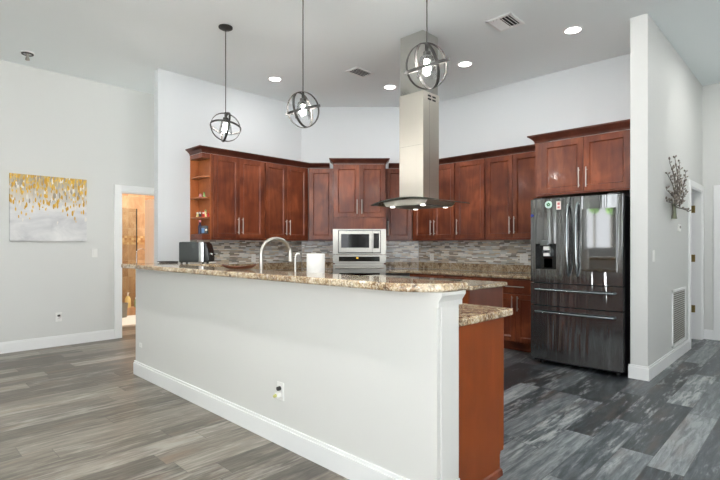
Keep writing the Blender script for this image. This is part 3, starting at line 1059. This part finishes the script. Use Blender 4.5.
# ------------------------------------------------------------------ refrigerator (front faces -X, local x towards -Y)
FWD = 0.928
t = thing('refrigerator', 'black stainless four-door refrigerator with touch screen and dispenser', 'refrigerator', (5.07, 2.318, 0), A90)
m = MB().box(0.006, FWD - 0.006, 0.09, 0.86, 0.035, 1.79, 0.004)
for x in (0.08, FWD - 0.08):
    for y in (0.14, 0.8):
        m.cyl((x, y, 0), (x, y, 0.04), 0.025, seg=12)
m.box(0.03, FWD - 0.03, 0.05, 0.1, 0.04, 0.075)
m.box(0.03, 0.14, 0.02, 0.2, 1.79, 1.815, 0.004).box(FWD - 0.14, FWD - 0.03, 0.02, 0.2, 1.79, 1.815, 0.004)
m.build('body', 'black_matte', t)
def curved_door(x0, x1, z0, z1, hole=None):
    """door slab whose front bows gently over the whole fridge width"""
    m = MB()
    def yb(x):
        s = (x / FWD) * 2 - 1
        return 0.022 * s * s
    xs = [x0 + (x1 - x0) * k / 14 for k in range(15)]
    zs = [z0, z1]
    if hole:
        hx0, hx1, hz0, hz1 = hole
        xs = sorted(set(xs + [hx0, hx1]))
        zs = [z0, hz0, hz1, z1]
    gv = {}
    for i, x in enumerate(xs):
        for j, z in enumerate(zs):
            gv[i, j] = m.bm.verts.new((x, yb(x), z))
    for i in range(len(xs) - 1):
        for j in range(len(zs) - 1):
            if hole and j == 1 and hx0 - 1e-6 <= xs[i] and xs[i + 1] <= hx1 + 1e-6:
                continue
            m.bm.faces.new((gv[i, j], gv[i + 1, j], gv[i + 1, j + 1], gv[i, j + 1]))
    # sides and back
    B = [m.bm.verts.new(p) for p in ((x0, 0.085, z0), (x1, 0.085, z0), (x1, 0.085, z1), (x0, 0.085, z1))]
    m.bm.faces.new(B[::-1])
    nI, nJ = len(xs) - 1, len(zs) - 1
    m.bm.faces.new([gv[i, 0] for i in range(nI, -1, -1)] + [B[0], B[1]])
    m.bm.faces.new([gv[i, nJ] for i in range(nI + 1)] + [B[2], B[3]])
    m.bm.faces.new([gv[0, j] for j in range(nJ + 1)] + [B[3], B[0]])
    m.bm.faces.new([gv[nI, j] for j in range(nJ, -1, -1)] + [B[1], B[2]])
    return m, yb
MIDX = FWD / 2
Z1, Z2, Z3, Z4 = 0.06, 0.645, 0.89, 1.80
dh = (0.058, 0.288, 1.04, 1.315)
m, yb = curved_door(0.0, MIDX - 0.003, Z3 + 0.006, Z4, dh)
dl_ = m.build('door', 'steel_black', t)
# dispenser recess
m = MB().box(dh[0], dh[1], 0.07, 0.084, dh[2], dh[3]).box(dh[0], dh[0] + 0.004, 0.012, 0.08, dh[2], dh[3]).box(dh[1] - 0.004, dh[1], 0.012, 0.08, dh[2], dh[3])
m.box(dh[0], dh[1], 0.012, 0.08, dh[3] - 0.006, dh[3]).box(dh[0], dh[1], 0.012, 0.08, dh[2], dh[2] + 0.006)
m.build('dispenser_recess', 'black_plastic', dl_)
MB().prism([(0.0, 0.0), (0.0, 0.10), (-0.02, 0.13), (-0.05, 0.16), (-0.05, 0.19), (0.0, 0.2)], 0.13, 0.22, axis='x').build('paddle', 'steel_handle', dl_, loc=(0, 0.07, 1.055))
MB().box(0.115, 0.205, -0.004, 0.05, 1.295, 1.355, 0.004).build('nozzle_housing', 'steel_handle', dl_)
MB().box(0.14, 0.205, 0.02, 0.06, 1.18, 1.285, 0.006).build('lever', 'plastic_white', dl_)
m, yb = curved_door(MIDX + 0.003, FWD, Z3 + 0.006, Z4)
dr_ = m.build('door', 'steel_black', t)
MB().box(0.547, 0.875, -0.001, 0.03, 1.03, 1.67, 0.003).build('touch_screen', 'screen_glass', dr_)
def fridge_handle_v(par, x):
    pts = [(x, 0.0, 0.98), (x, -0.03, 1.01), (x, -0.052, 1.1), (x, -0.06, 1.33), (x, -0.052, 1.58), (x, -0.03, 1.70), (x, 0.0, 1.735)]
    MB().tube(pts, 0.013, 10).build('handle', 'steel_handle', par)
fridge_handle_v(dl_, MIDX - 0.045)
fridge_handle_v(dr_, MIDX + 0.045)
for (z0, z1, hz) in ((Z2 + 0.006, Z3 - 0.004, 0.82), (Z1, Z2 - 0.004, 0.58)):
    m, yb = curved_door(0.0, FWD, z0, z1)
    dw = m.build('drawer', 'steel_black', t)
    pts = [(0.07, 0.018, hz), (0.075, -0.03, hz), (0.2, -0.045, hz), (MIDX, -0.052, hz), (FWD - 0.2, -0.045, hz), (FWD - 0.075, -0.03, hz), (FWD - 0.07, 0.018, hz)]
    MB().tube(pts, 0.012, 10).build('handle', 'steel_handle', dw)


def magnet(name, label, lx, z, maker):
    p = (5.07 + (0.022 * ((lx / FWD) * 2 - 1) ** 2) - 0.0005, 2.318 - lx, z)
    r = thing(name, label, 'magnet', p, A90, 'magnets on the refrigerator')
    maker(r)
def mk1(r):
    MB().cyl((0, 0, 0), (0, -0.004, 0), 0.04, seg=24).build('disc', 'sticker_mint', r)
    m = MB()
    for a in range(5):
        an = 2 * PI * a / 5 + 0.3
        m.ball((0.013 * math.cos(an), -0.0045, 0.013 * math.sin(an)), 0.009, (1, 0.15, 1), 10)
    m.build('leaf_print', 'sticker_leaf', r)
def mk2(r):
    MB().box(-0.025, 0.025, -0.003, 0, -0.045, 0.045, 0.001).build('card', 'sticker_white', r)
    MB().box(-0.012, 0.012, -0.0035, -0.003, 0.005, 0.03).box(-0.012, 0.012, -0.0035, -0.003, -0.03, -0.01).build('print', 'sticker_pink', r)
def mk3(r):
    MB().cyl((0, 0, 0), (0, -0.004, 0), 0.016, seg=20).build('disc', 'sticker_blue', r)
magnet('fridge_magnet', 'round mint magnet with a green leaf on the refrigerator door', 0.205, 1.735, mk1)
magnet('fridge_magnet', 'small white rectangular magnet on the upper refrigerator door', 0.315, 1.72, mk2)
magnet('fridge_magnet', 'small round blue magnet at the left edge of the refrigerator', 0.02, 1.625, mk3)

# ------------------------------------------------------------------ pendants, downlights, vents
GC = -1.02
p0 = thing('pendant_light', 'x', 'pendant light', (2.51, 4.355, CEIL), 0, 'globe pendants over the bar')
MB().lathe([(0, 0), (0.07, 0), (0.07, -0.012), (0.05, -0.024), (0.012, -0.03), (0, -0.03)], (0, 0, -0.0005), 28).build('canopy', 'black_iron', p0)
MB().cyl((0, 0, -0.001), (0, 0, GC + 0.15), 0.0045, seg=8).build('rod', 'black_iron', p0)
MB().lathe([(0.006, 0.155), (0.012, 0.15), (0.012, 0.1), (0.026, 0.095), (0.03, 0.045), (0.026, 0.04), (0, 0.04)], (0, 0, GC), 18).build('socket', 'black_iron', p0)
MB().lathe([(0.026, 0.075), (0.045, 0.06), (0.058, 0.0), (0.07, -0.07), (0.068, -0.07), (0.056, 0.0), (0.043, 0.058), (0.026, 0.073)], (0, 0, GC), 24).build('glass_shade', 'glass_clear', p0)
MB().lathe([(0.012, 0.042), (0.013, 0.025), (0.024, 0.0), (0.026, -0.018), (0.019, -0.038), (0, -0.046)], (0, 0, GC), 20).build('bulb', 'bulb_glow', p0)
def ring_mesh(r, w, th):
    m = MB()
    N = 48
    rings = []
    for k in range(N):
        a = 2 * PI * k / N
        c, s = math.cos(a), math.sin(a)
        rings.append([m.bm.verts.new((rr * c, rr * s, zz)) for rr, zz in ((r, -w / 2), (r, w / 2), (r - th, w / 2), (r - th, -w / 2))])
    for k in range(N):
        A, B = rings[k], rings[(k + 1) % N]
        for j in range(4):
            m.bm.faces.new((A[j], A[(j + 1) % 4], B[(j + 1) % 4], B[j]))
    return m
ringset = [ring_mesh(0.1550 - 0.0022 * k, 0.02, 0.0055).build('ring', 'black_iron', p0, loc=(0, 0, GC)) for k in range(3)]
RB = [Euler((0, 0, 0)).to_matrix(), Euler((R(90), 0, 0)).to_matrix(), Euler((0, R(90), 0)).to_matrix()]
# the three globes hang turned differently about their stems
# (position, azimuth from the room's middle, extra spin, tip, roll, drop, label)
pend = [(p0, (2.51, 4.355), 60, 12, -10, 7, 0.0, 'globe pendant hanging farthest left, over the far bar end'),
        (None, (2.595, 3.215), 51, 58, 12, -16, -0.035, 'middle globe pendant, hanging in front of the room corner'),
        (None, (2.606, 1.91), 36, 22, 18, -15, 0.0, 'largest-looking globe pendant, hanging in front of the hood chimney')]
for o, (x, y), az, sp, tip, roll, drop, lab in pend:
    if o is None:
        o = copy_tree(p0)
    o.location = (x, y, CEIL)
    o['label'] = lab
    f = Vector((math.cos(R(az)), math.sin(R(az)), 0))
    rt = Vector((f.y, -f.x, 0))
    q = Matrix.Rotation(R(roll), 3, f) @ Matrix.Rotation(R(tip), 3, rt) @ Matrix.Rotation(R(az + sp), 3, 'Z')
    k = 0
    for c in sorted(kids(o), key=lambda q_: q_.name):
        if c.name.startswith('ring'):
            c.rotation_euler = (q @ RB[k]).to_euler()
            k += 1
        if c.name.startswith('rod'):
            c.scale.z = (-GC - 0.15 - drop) / (-GC - 0.15)
        elif not c.name.startswith('canopy'):
            c.location.z += drop

d0 = thing('recessed_light', 'x', 'ceiling light', (0, 0, CEIL), 0, 'recessed ceiling lights')
MB().lathe([(0.075, 0.0), (0.095, 0.0), (0.095, -0.004), (0.088, -0.008), (0.075, -0.006)], (0, 0, -0.0005), 28).build('trim_ring', 'trim_white', d0)
MB().cyl((0, 0, -0.0005), (0, 0, -0.003), 0.075, seg=28).build('lens', 'lens_glow', d0)
cans = [((275, 79), 'recessed ceiling light left of the middle pendant'), ((390, 87), 'recessed ceiling light left of the hood chimney'),
        ((465, 64), 'recessed ceiling light right of the hood chimney'), ((573, 30), 'recessed ceiling light above the refrigerator side, rightmost')]
pos = [(ray(u, v, h=CEIL), lab) for (u, v), lab in cans]
pos += [(Vector(p), lab) for p, lab in [((1.06, 1.9, 0), 'added unseen ceiling light over the living side near the bar end'), ((1.06, 4.1, 0), 'added unseen ceiling light over the living side near the far bar end'),
                                        ((-0.6, 5.2, 0), 'added unseen ceiling light over the living room facing the painting'), ((3.6, 0.1, 0), 'added unseen ceiling light over the hall side behind the viewer'), ((6.6, 0.2, 0), 'added unseen ceiling light deeper in the hall')]]  # living room and hall lamps are unseen, added to brighten the space
for i, (p, lab) in enumerate(pos):
    o = d0 if i == 0 else copy_tree(d0)
    o.location = (p.x, p.y, CEIL)
    o['label'] = lab
    pw = CAN_POWER * (6 if i in (4, 5) else 4 if i > 6 else 1)
    area_light('recessed_lamp', (p.x, p.y, CEIL - 0.012), (0, 0, 0), 0.14, 0.14, pw, CAN_COLOR, disk=True)


def vent(label, u, v, lx, ly, rz, n, mixed):
    p = ray(u, v, h=CEIL)
    t = thing('ceiling_vent', label, 'vent', (p.x, p.y, CEIL), rz, 'ceiling air vents')
    m = MB()
    f = 0.03
    m.box(-lx, lx, -ly, -ly + f, -0.012, -0.001, 0.003).box(-lx, lx, ly - f, ly, -0.012, -0.001, 0.003).box(-lx, -lx + f, -ly, ly, -0.012, -0.001, 0.003).box(lx - f, lx, -ly, ly, -0.012, -0.001, 0.003)
    m.build('frame', 'trim_white', t)
    MB().box(-lx + f, lx - f, -ly + f, ly - f, -0.002, -0.001).build('duct', 'dark_void', t)
    for k in range(n):
        y = -ly + f + (2 * ly - 2 * f) * (k + 0.5) / n
        a = R(38) if ((k < n * 0.4) if mixed else k >= 0) else R(-38)
        mt = Matrix.Translation((0, y, -0.011)) @ Matrix.Rotation(a, 4, 'X')
        MB().box(-lx + f, lx - f, -0.015, 0.015, -0.001, 0.001, 0, mt).build('slat', 'trim_white', t)
vent('square white ceiling vent with louvres, right of the hood chimney', 505, 22, 0.15, 0.135, 0, 6, True)
vent('small ceiling vent left of the hood chimney', 360, 72, 0.16, 0.11, 0, 5, False)
p = ray(27.5, 52.5, h=CEIL)
t = thing('ceiling_sensor', 'small round detector with a dark rim on the ceiling over the painting', 'detector', (p.x, p.y, CEIL))
MB().lathe([(0, 0), (0.07, 0), (0.07, -0.01), (0.06, -0.014), (0, -0.014)], (0, 0, -0.0005), 24).build('base', 'trim_white', t)
MB().lathe([(0.05, -0.015), (0.062, -0.015), (0.06, -0.024), (0.045, -0.026)], (0, 0, 0), 20).build('rim', 'black_iron', t)
MB().lathe([(0, -0.014), (0.02, -0.014), (0.012, -0.05), (0.022, -0.075), (0.022, -0.09), (0, -0.09)], (0, 0, 0), 16).build('probe', 'nickel', t)

# ------------------------------------------------------------------ things on the walls
t = thing('painting', 'square abstract canvas with gold drips fading to pale grey', 'painting', (1.155, 7.022, 1.352))
MB().box(0, 0.838, 0, 0.037, 0, 0.82, 0.003).build('canvas', 'painting_canvas', t)


def outlet(label, loc, rz, group='wall outlets', sockets=2, kind='wall_outlet', sw=False, wide=False):
    """plate on a wall whose outward normal is local -y"""
    t = thing(kind, label, 'switch' if sw else 'outlet', loc, rz, group)
    hw = 0.058 if wide else 0.036
    MB().box(-hw, hw, -0.006, -0.0008, -0.058, 0.058, 0.002).build('plate', 'plastic_white', t)
    cols = (-0.023, 0.023) if wide else (0,)
    for cx in cols:
        if sw:
            MB().box(cx - 0.016, cx + 0.016, -0.010, -0.006, -0.033, 0.033, 0.002).build('rocker', 'plastic_white', t)
        else:
            for dz in (-0.02, 0.02):
                s = MB().box(cx - 0.015, cx + 0.015, -0.0075, -0.006, dz - 0.014, dz + 0.014, 0.002).build('socket', 'plastic_white', t)
                MB().box(cx - 0.007, cx - 0.005, -0.0079, -0.0074, dz - 0.002, dz + 0.007).box(cx + 0.005, cx + 0.007, -0.0079, -0.0074, dz - 0.002, dz + 0.007).build('slot', 'socket_grey', s)
    return t
def on_wall_y(u, v, Y):
    t_ = (u - 360) / 475
    z = Y / (FY - FX * t_)
    return ray(u, v, z)
def on_wall_x(u, v, X):
    t_ = (u - 360) / 475
    z = X / (FX + FY * t_)
    return ray(u, v, z)
p = on_wall_y(58.5, 317, 7.06)
t = outlet('white outlet low on the left wall below the painting', p, 0)
MB().box(-0.014, 0.014, -0.03, -0.008, 0.008, 0.032, 0.004).build('plug', 'socket_grey', t)
p = on_wall_y(94.5, 253, 7.06)
outlet('white light switch between the painting and the doorway', p, 0, 'light switches', sw=True, kind='light_switch')
p = on_wall_x(281, 391, 1.855)
t = outlet('white outlet with plugged-in adapter on the half wall', (1.855, p.y, p.z), A90)
MB().cyl((0.0, -0.008, 0.02), (0.0, -0.028, 0.02), 0.014, seg=14).build('plug', 'socket_grey', t)
pl = MB().box(-0.014, 0.014, -0.04, -0.008, -0.035, -0.005, 0.004).build('adapter', 'plastic_white', t)
MB().cyl((0.0, -0.04, -0.02), (0.0, -0.058, -0.024), 0.012, 0.009, seg=14).build('night_light', 'yellow_clear', pl)
p = on_wall_x(141, 345, 1.855)
t = thing('cover_plate', 'tiny white cover plate at the far end of the half wall', 'cover plate', (1.855, p.y, p.z), A90)
MB().box(-0.03, 0.03, -0.005, -0.0008, -0.022, 0.022, 0.002).build('plate', 'plastic_white', t)
MB().cyl((0, -0.005, 0), (0, -0.0065, 0), 0.004, seg=10).build('screw', 'nickel', t)
p = on_wall_y(253.5, 258, 5.964)
outlet('white outlet in the mosaic left of the faucet arch', (p.x, 5.965, p.z), 0, sockets=2)
p = on_wall_y(299, 258, 5.964)
outlet('white outlet in the mosaic just right of the faucet spout', (p.x, 5.965, p.z), 0)
p = on_wall_x(432, 257, 6.11)
outlet('narrow white outlet in the right mosaic near the corner', (6.11, p.y, p.z), A90)
p = on_wall_x(524, 258.5, 6.11)
outlet('double white outlet in the mosaic beside the refrigerator', (6.11, p.y, p.z), A90, wide=True)
p = on_wall_y(653.5, 256, 1.2)
outlet('white light switch on the hall wall beside the refrigerator', (p.x, 1.2, p.z), 0, 'light switches', sw=True, kind='light_switch')
p = on_wall_y(678, 228, 1.2)
t = thing('thermostat', 'small white thermostat under the metal branch art', 'thermostat', (p.x, 1.2, p.z))
MB().box(-0.05, 0.05, -0.022, -0.0008, -0.04, 0.04, 0.006).build('case', 'plastic_white', t)
MB().box(-0.03, 0.03, -0.0235, -0.022, -0.005, 0.025).build('screen', 'grey_bin', t)
# return-air grille
pa = on_wall_y(671.5, 300, 1.2)
pb = on_wall_y(685, 291, 1.2)
t = thing('return_air_grille', 'white slatted return air grille low on the hall wall', 'grille', (pa.x, 1.2, 0.16))
gw, gh = pb.x - pa.x, 0.64
m = MB().box(0, gw, -0.014, -0.001, 0, 0.03, 0.003).box(0, gw, -0.014, -0.001, gh - 0.03, gh, 0.003).box(0, 0.03, -0.014, -0.001, 0, gh, 0.003).box(gw - 0.03, gw, -0.014, -0.001, 0, gh, 0.003)
m.build('frame', 'trim_white', t)
MB().box(0.03, gw - 0.03, -0.003, -0.001, 0.03, gh - 0.03).build('backing', 'grey_bin', t)
m = MB()
for k in range(24):
    z = 0.04 + (gh - 0.08) * k / 23
    m.box(0.03, gw - 0.03, -0.009, 0.009, -0.001, 0.001, 0, Matrix.Translation((0, -0.0105, z)) @ Matrix.Rotation(R(-40), 4, 'X'))
m.build('slats', 'trim_white', t)

# metal branch wall art
p = on_wall_y(671, 218, 1.2)
t = thing('wall_art', 'dark metal bundle of leafy branches hung on the hall wall', 'wall art', (p.x, 1.2, p.z))
m, lf = MB(), MB()
rnd = random.Random(5)
SCL = 1.0
for k in range(9):
    m.tube([(-0.02 + 0.005 * k, -0.02, 0.0), (-0.012 + 0.003 * k, -0.022, 0.13)], 0.006, 6)
tips = []
for (tu, tv) in ((667.5, 163), (672.3, 159), (676, 163.5), (682.3, 173), (683.5, 194), (686, 212), (663, 190), (662.5, 201.5), (665.5, 175), (681, 184), (670, 172), (674, 176), (678, 180), (668, 195), (679, 203)):
    q = on_wall_y(tu, tv, 1.2)
    tips.append((q.x - p.x, q.z - p.z))
for i, (tx, tz) in enumerate(tips):
    pts = []
    for k in range(7):
        s = k / 6
        pts.append((tx * (s ** 1.25) + rnd.uniform(-0.008, 0.008), -0.022 - 0.03 * math.sin(PI * s) - 0.004 * (i % 4), 0.12 + (tz - 0.12) * s))
    m.tube(pts, [0.007 - 0.004 * k / 6 for k in range(7)], 6)
    for k in range(2, 7):
        for sgn in (-1, 1):
            b = Vector(pts[k])
            d = Vector((sgn * rnd.uniform(0.04, 0.09), rnd.uniform(-0.02, 0.004), rnd.uniform(0.01, 0.05)))
            m.tube([b, b + d * 0.5], 0.0025, 5)
            mt = Matrix.Translation(b + d * 0.75) @ d.to_track_quat('X', 'Z').to_matrix().to_4x4() @ Matrix.Diagonal((1, 0.36, 0.25, 1))
            bmesh.ops.create_uvsphere(lf.bm, u_segments=8, v_segments=5, radius=0.028, matrix=mt)
plain('art_metal', C(92, 86, 76), 0.5, 0.3)
plain('art_leaf', C(150, 140, 130), 0.5, 0.2, var=0.4)
plain('art_stem', C(112, 116, 96), 0.5, 0.4)
m.build('branches', 'art_metal', t)
lf.build('leaves', 'art_leaf', t)
MB().lathe([(0, 0.0), (0.028, 0.0), (0.022, 0.05), (0.018, 0.12), (0.022, 0.17), (0, 0.17)], (0, -0.03, -0.01), 12).build('stem_binding', 'art_stem', t)

# ------------------------------------------------------------------ things on the counters
t = thing('kitchen_faucet', 'brushed nickel gooseneck faucet behind the bar', 'faucet', (2.125, 3.15, 0.931))
MB().lathe([(0, 0), (0.028, 0), (0.028, 0.012), (0.018, 0.03), (0, 0.03)], (0, 0, 0), 20).build('base', 'nickel', t)
pts = [(0, 0, 0.0), (0, 0, 0.2), (0, 0, 0.29)]
for k in range(1, 14):
    a = PI - PI * 0.93 * k / 13
    pts.append((0.143 + 0.143 * math.cos(a), 0, 0.29 + 0.128 * math.sin(a)))
MB().tube(pts, 0.0155, 14).build('spout', 'nickel', t)
e = pts[-1]
MB().cyl((e[0], 0, e[2] + 0.01), (e[0] + 0.006, 0, e[2] - 0.085), 0.0175, 0.023, 16).build('spray_head', 'nickel', t)
MB().cyl((0, 0, 0.09), (0, -0.05, 0.1), 0.01, seg=10).cyl((0, -0.05, 0.1), (0.05, -0.065, 0.16), 0.007, 0.005, 10).build('lever', 'nickel', t)
t = thing('water_tap', 'slim pale filtered-water tap right of the gooseneck faucet', 'tap', (2.125, 2.72, 0.931))
MB().lathe([(0, 0), (0.018, 0), (0.018, 0.008), (0.008, 0.015), (0, 0.015)], (0, 0, 0), 16).build('base', 'nickel', t)
MB().tube([(0, 0, 0.01), (0, 0, 0.27), (0.006, 0, 0.295), (0.02, 0, 0.305), (0.04, 0, 0.30)], 0.006, 10).build('spout', 'plastic_white', t)
MB().cyl((0, 0, 0.03), (0, -0.03, 0.036), 0.005, seg=8).build('lever', 'nickel', t)
t = thing('paper_towel_roll', 'white paper towel roll standing upright behind the bar', 'paper towel', (2.3, 2.70, 0.931))
MB().lathe([(0.02, 0.0), (0.066, 0.0), (0.0675, 0.005), (0.0675, 0.298), (0.066, 0.302), (0.02, 0.302), (0.02, 0.0)], (0, 0, 0), 36).build('roll', 'paper', t)
MB().lathe([(0.0195, 0.001), (0.0195, 0.30), (0.0175, 0.30), (0.0175, 0.001)], (0, 0, 0), 20).build('core', 'grey_bin', t)

# leaf-shaped wooden bowl on the bar
t = thing('wooden_bowl', 'reddish brown leaf-shaped wooden bowl on the bar top', 'bowl', (1.97, 3.22, BT1 + 0.001), R(-45.7))
m = MB()
prof = []
for s in range(25):
    for side in (0, 1):
        pass
L, Wd = 0.125, 0.055
NU, NV = 28, 6
outer, inner = [], []
for j in range(NV + 1):
    q = j / NV
    ro, ri = [], []
    for k in range(NU):
        a = 2 * PI * k / NU
        ca, sa = math.cos(a), math.sin(a)
        lx = L * (0.45 + 0.55 * q) * ca * (1 + 0.10 * abs(ca) ** 3)
        ly = Wd * (0.5 + 0.5 * q) * sa * (1 - 0.35 * abs(ca) ** 2)
        hz = 0.026 * q * q * (0.75 + 0.55 * ca * ca + 0.12 * math.sin(5 * a))
        ro.append(m.bm.verts.new((lx, ly, hz)))
        ri.append(m.bm.verts.new((lx * 0.95, ly * 0.93, hz + 0.005 * (1.02 - q) + 0.001)))
    outer.append(ro)
    inner.append(ri)
for S_ in (outer, inner):
    for A, B in zip(S_, S_[1:]):
        for k in range(NU):
            m.bm.faces.new((A[k], A[(k + 1) % NU], B[(k + 1) % NU], B[k]))
m.bm.faces.new(outer[0])
m.bm.faces.new(inner[0])
for k in range(NU):
    m.bm.faces.new((outer[-1][k], outer[-1][(k + 1) % NU], inner[-1][(k + 1) % NU], inner[-1][k]))
m.build('dish', 'bowl_wood', t)

# toaster on the wide end of the bar
t = thing('toaster', 'black long toaster with a chrome end band on the bar', 'toaster', (2.29, 4.60, BT1 + 0.001), R(-50))
MB().box(-0.12, 0.085, -0.085, 0.085, 0.012, 0.218, 0.014, seg=3).build('body', 'black_green', t)
MB().box(0.0855, 0.137, -0.087, 0.087, 0.012, 0.219, 0.006).build('chrome_band', 'chrome', t)
m = MB().prism([(-0.08, 0.014), (0.08, 0.014), (0.08, 0.205), (-0.08, 0.205)], 0.1375, 0.139, axis='x')
m.prism([(0.1395, 0.014), (0.185, 0.02), (0.19, 0.06), (0.182, 0.13), (0.158, 0.2), (0.1395, 0.212)], -0.078, 0.078, 0.006, 2, axis='y')
m.build('control_end', 'black_plastic', t)
MB().cyl((0.18, -0.02, 0.095), (0.205, -0.02, 0.09), 0.012, seg=14).build('knob', 'chrome', t)
MB().box(0.18, 0.21, 0.02, 0.05, 0.085, 0.1, 0.003).build('lever', 'black_plastic', t)
MB().box(-0.1, 0.07, -0.045, -0.02, 0.2175, 0.2195).box(-0.1, 0.07, 0.02, 0.045, 0.2175, 0.2195).build('slots', 'dark_void', t)
m = MB()
for (x, y) in ((-0.1, -0.06), (-0.1, 0.06), (0.12, -0.06), (0.12, 0.06)):
    m.cyl((x, y, 0), (x, y, 0.014), 0.012, seg=10)
m.build('feet', 'black_matte', t)
t = thing('serving_tray', 'thin dark tray lying on the bar left of the toaster', 'tray', (2.2, 4.93, BT1 + 0.001), R(-50))
MB().prism(rc(-0.11, 0.06, -0.06, 0.06, 0.03, 0.03, 0.03, 0.03), 0, 0.006, 0.002).build('plate', 'black_matte', t)
MB().tube([(0.05 * math.cos(a) * 2.2 - 0.035, 0.055 * math.sin(a), 0.012) for a in [2 * PI * k / 24 for k in range(24)]], 0.004, 6, True).build('rim', 'black_matte', t)

# ornaments on the open shelves
def at_shelf(lx, ly, zi):
    z = (0.075, 0.295, 0.55, 0.82)[zi]
    return (2.92 + lx, YF + ly, UB + z + 0.001)
t = thing('bottle', 'slim navy bottle on the bottom open shelf', 'bottle', at_shelf(0.03, 0.11, 0))
MB().lathe([(0, 0), (0.023, 0), (0.025, 0.01), (0.025, 0.1), (0.011, 0.125), (0.011, 0.15), (0, 0.15)], (0, 0, 0), 18).build('body', 'toy_navy', t)
MB().cyl((0, 0, 0.15), (0, 0, 0.175), 0.013, seg=14).build('cap', 'toy_pink', t)
t = thing('ornament_box', 'blue and black rounded picture box on the bottom open shelf', 'ornament', at_shelf(0.060, 0.05, 0), R(-35))
MB().box(-0.044, 0.044, -0.012, 0.012, 0, 0.105, 0.011, seg=3).build('case', 'toy_black', t)
MB().box(-0.036, 0.0, -0.0145, -0.0122, 0.012, 0.075, 0.001).build('blue_panel', 'toy_blue', t)
MB().ball((0.022, -0.0125, 0.05), 0.014, (1, 0.3, 1), 12).build('badge', 'toy_white', t)
def figurine(label, loc, body, head, extra=None, hs=1.0):
    t = thing('figurine', label, 'figurine', loc, 0, 'little figurines on the open shelf')
    MB().lathe([(0, 0), (0.016, 0), (0.018, 0.008), (0.013, 0.03), (0.009, 0.04 * hs), (0, 0.041 * hs)], (0, 0, 0), 16).build('body', body, t)
    MB().ball((0, 0, 0.05 * hs), 0.0145, (1, 1, 1.05), 14).build('head', head, t)
    if extra:
        MB().lathe([(0.012, 0.056 * hs), (0.014, 0.06 * hs), (0.006, 0.075 * hs), (0, 0.078 * hs)], (0, 0, 0), 12).build('hat', extra, t)
figurine('cream figurine, first from the left on the middle shelf', at_shelf(0.025, 0.17, 1), 'toy_cream', 'toy_white')
figurine('dark figurine with white head, second on the middle shelf', at_shelf(0.03, 0.11, 1), 'toy_black', 'toy_white')
figurine('red and white figurine, third on the middle shelf', at_shelf(0.06, 0.075, 1), 'toy_red', 'toy_white', 'toy_red')
figurine('pale green-topped taller figurine, fourth on the middle shelf', at_shelf(0.088, 0.075, 1), 'toy_cream', 'toy_cream', 'toy_green', 1.25)
figurine('all red figurine, last on the middle shelf by the cabinet', at_shelf(0.1, 0.028, 1), 'toy_red', 'toy_red', None, 0.7)
figurine('pink squat figurine on the upper open shelf', at_shelf(0.03, 0.1, 2), 'toy_pink', 'toy_pink', None, 0.6)
figurine('small green figurine on the upper open shelf', at_shelf(0.07, 0.075, 2), 'toy_green', 'toy_green', None, 1.0)

# ------------------------------------------------------------------ bathroom things
t = thing('bathroom_door', 'white panelled door standing open inside the bathroom', 'door', (3.19, 7.2, 0.012), R(93))
m = MB().box(0, 0.79, -0.02, 0.02, 0, 2.03, 0.002)
for (x0, x1) in ((0.11, 0.36), (0.43, 0.68)):
    for (z0, z1) in ((0.2, 0.75), (0.88, 1.5), (1.62, 1.9)):
        m.box(x0, x1, 0.014, 0.027, z0, z1, 0.008).box(x0, x1, -0.027, -0.014, z0, z1, 0.008)
m.build('slab', 'trim_white', t)
MB().ball((0.73, 0.055, 0.95), 0.028).cyl((0.73, 0.02, 0.95), (0.73, 0.05, 0.95), 0.011).build('knob', 'nickel', t)
t = thing('shower_screen', 'clear shower glass panel with a dark edge post on the tiled curb', 'shower screen', (3.25, 9.40, 0.141))
MB().box(0, 0.27, -0.004, 0.004, 0, 1.86).build('glass_panel', 'glass_shower', t)
MB().box(0.27, 0.285, -0.008, 0.008, 0, 1.86).build('post', 'black_iron', t)
pts = [(0.255, -0.02, 0.3), (0.255, -0.05, 0.32), (0.255, -0.05, 1.0)] + [(0.345 - 0.09 * math.cos(a), -0.05, 1.0 + 0.1 * math.sin(a)) for a in (0.5, 1.0, 1.57, 2.1, 2.6, 3.1)] + [(0.436, -0.05, 0.5)]
MB().tube(pts, 0.008, 8).build('handle', 'chrome', t)
t = thing('shampoo_bottle', 'tall cream pump bottle on the shower curb', 'bottle', (3.33, 9.30, 0.141))
MB().lathe([(0, 0), (0.05, 0), (0.052, 0.015), (0.05, 0.16), (0.03, 0.2), (0.018, 0.215), (0, 0.215)], (0, 0, 0), 20).build('body', 'shampoo_cream', t)
MB().cyl((0, 0, 0.215), (0, 0, 0.27), 0.012).cyl((0, 0, 0.27), (0, -0.045, 0.275), 0.009).build('pump', 'plastic_white', t)
t = thing('shampoo_bottle', 'short green bottle on the shower curb by the post', 'bottle', (3.47, 9.28, 0.141))
MB().lathe([(0, 0), (0.032, 0), (0.034, 0.01), (0.034, 0.12), (0.018, 0.15), (0, 0.15)], (0, 0, 0), 18).build('body', 'shampoo_green', t)
MB().cyl((0, 0, 0.15), (0, 0, 0.18), 0.016).build('cap', 'plastic_white', t)
t = thing('waste_bin', 'grey tapered waste bin on the bathroom floor', 'bin', (3.14, 9.1, 0.001))
MB().lathe([(0, 0.0), (0.095, 0.0), (0.115, 0.24), (0.121, 0.245), (0.121, 0.252), (0.113, 0.252), (0.092, 0.008), (0, 0.008)], (0, 0, 0), 28).build('bin_body', 'grey_bin', t)
area_light('bathroom_lamp', (3.5, 8.6, CEIL - 0.05), (0, 0, 0), 0.9, 0.5, BATH_POWER, (1.0, 0.97, 0.92))
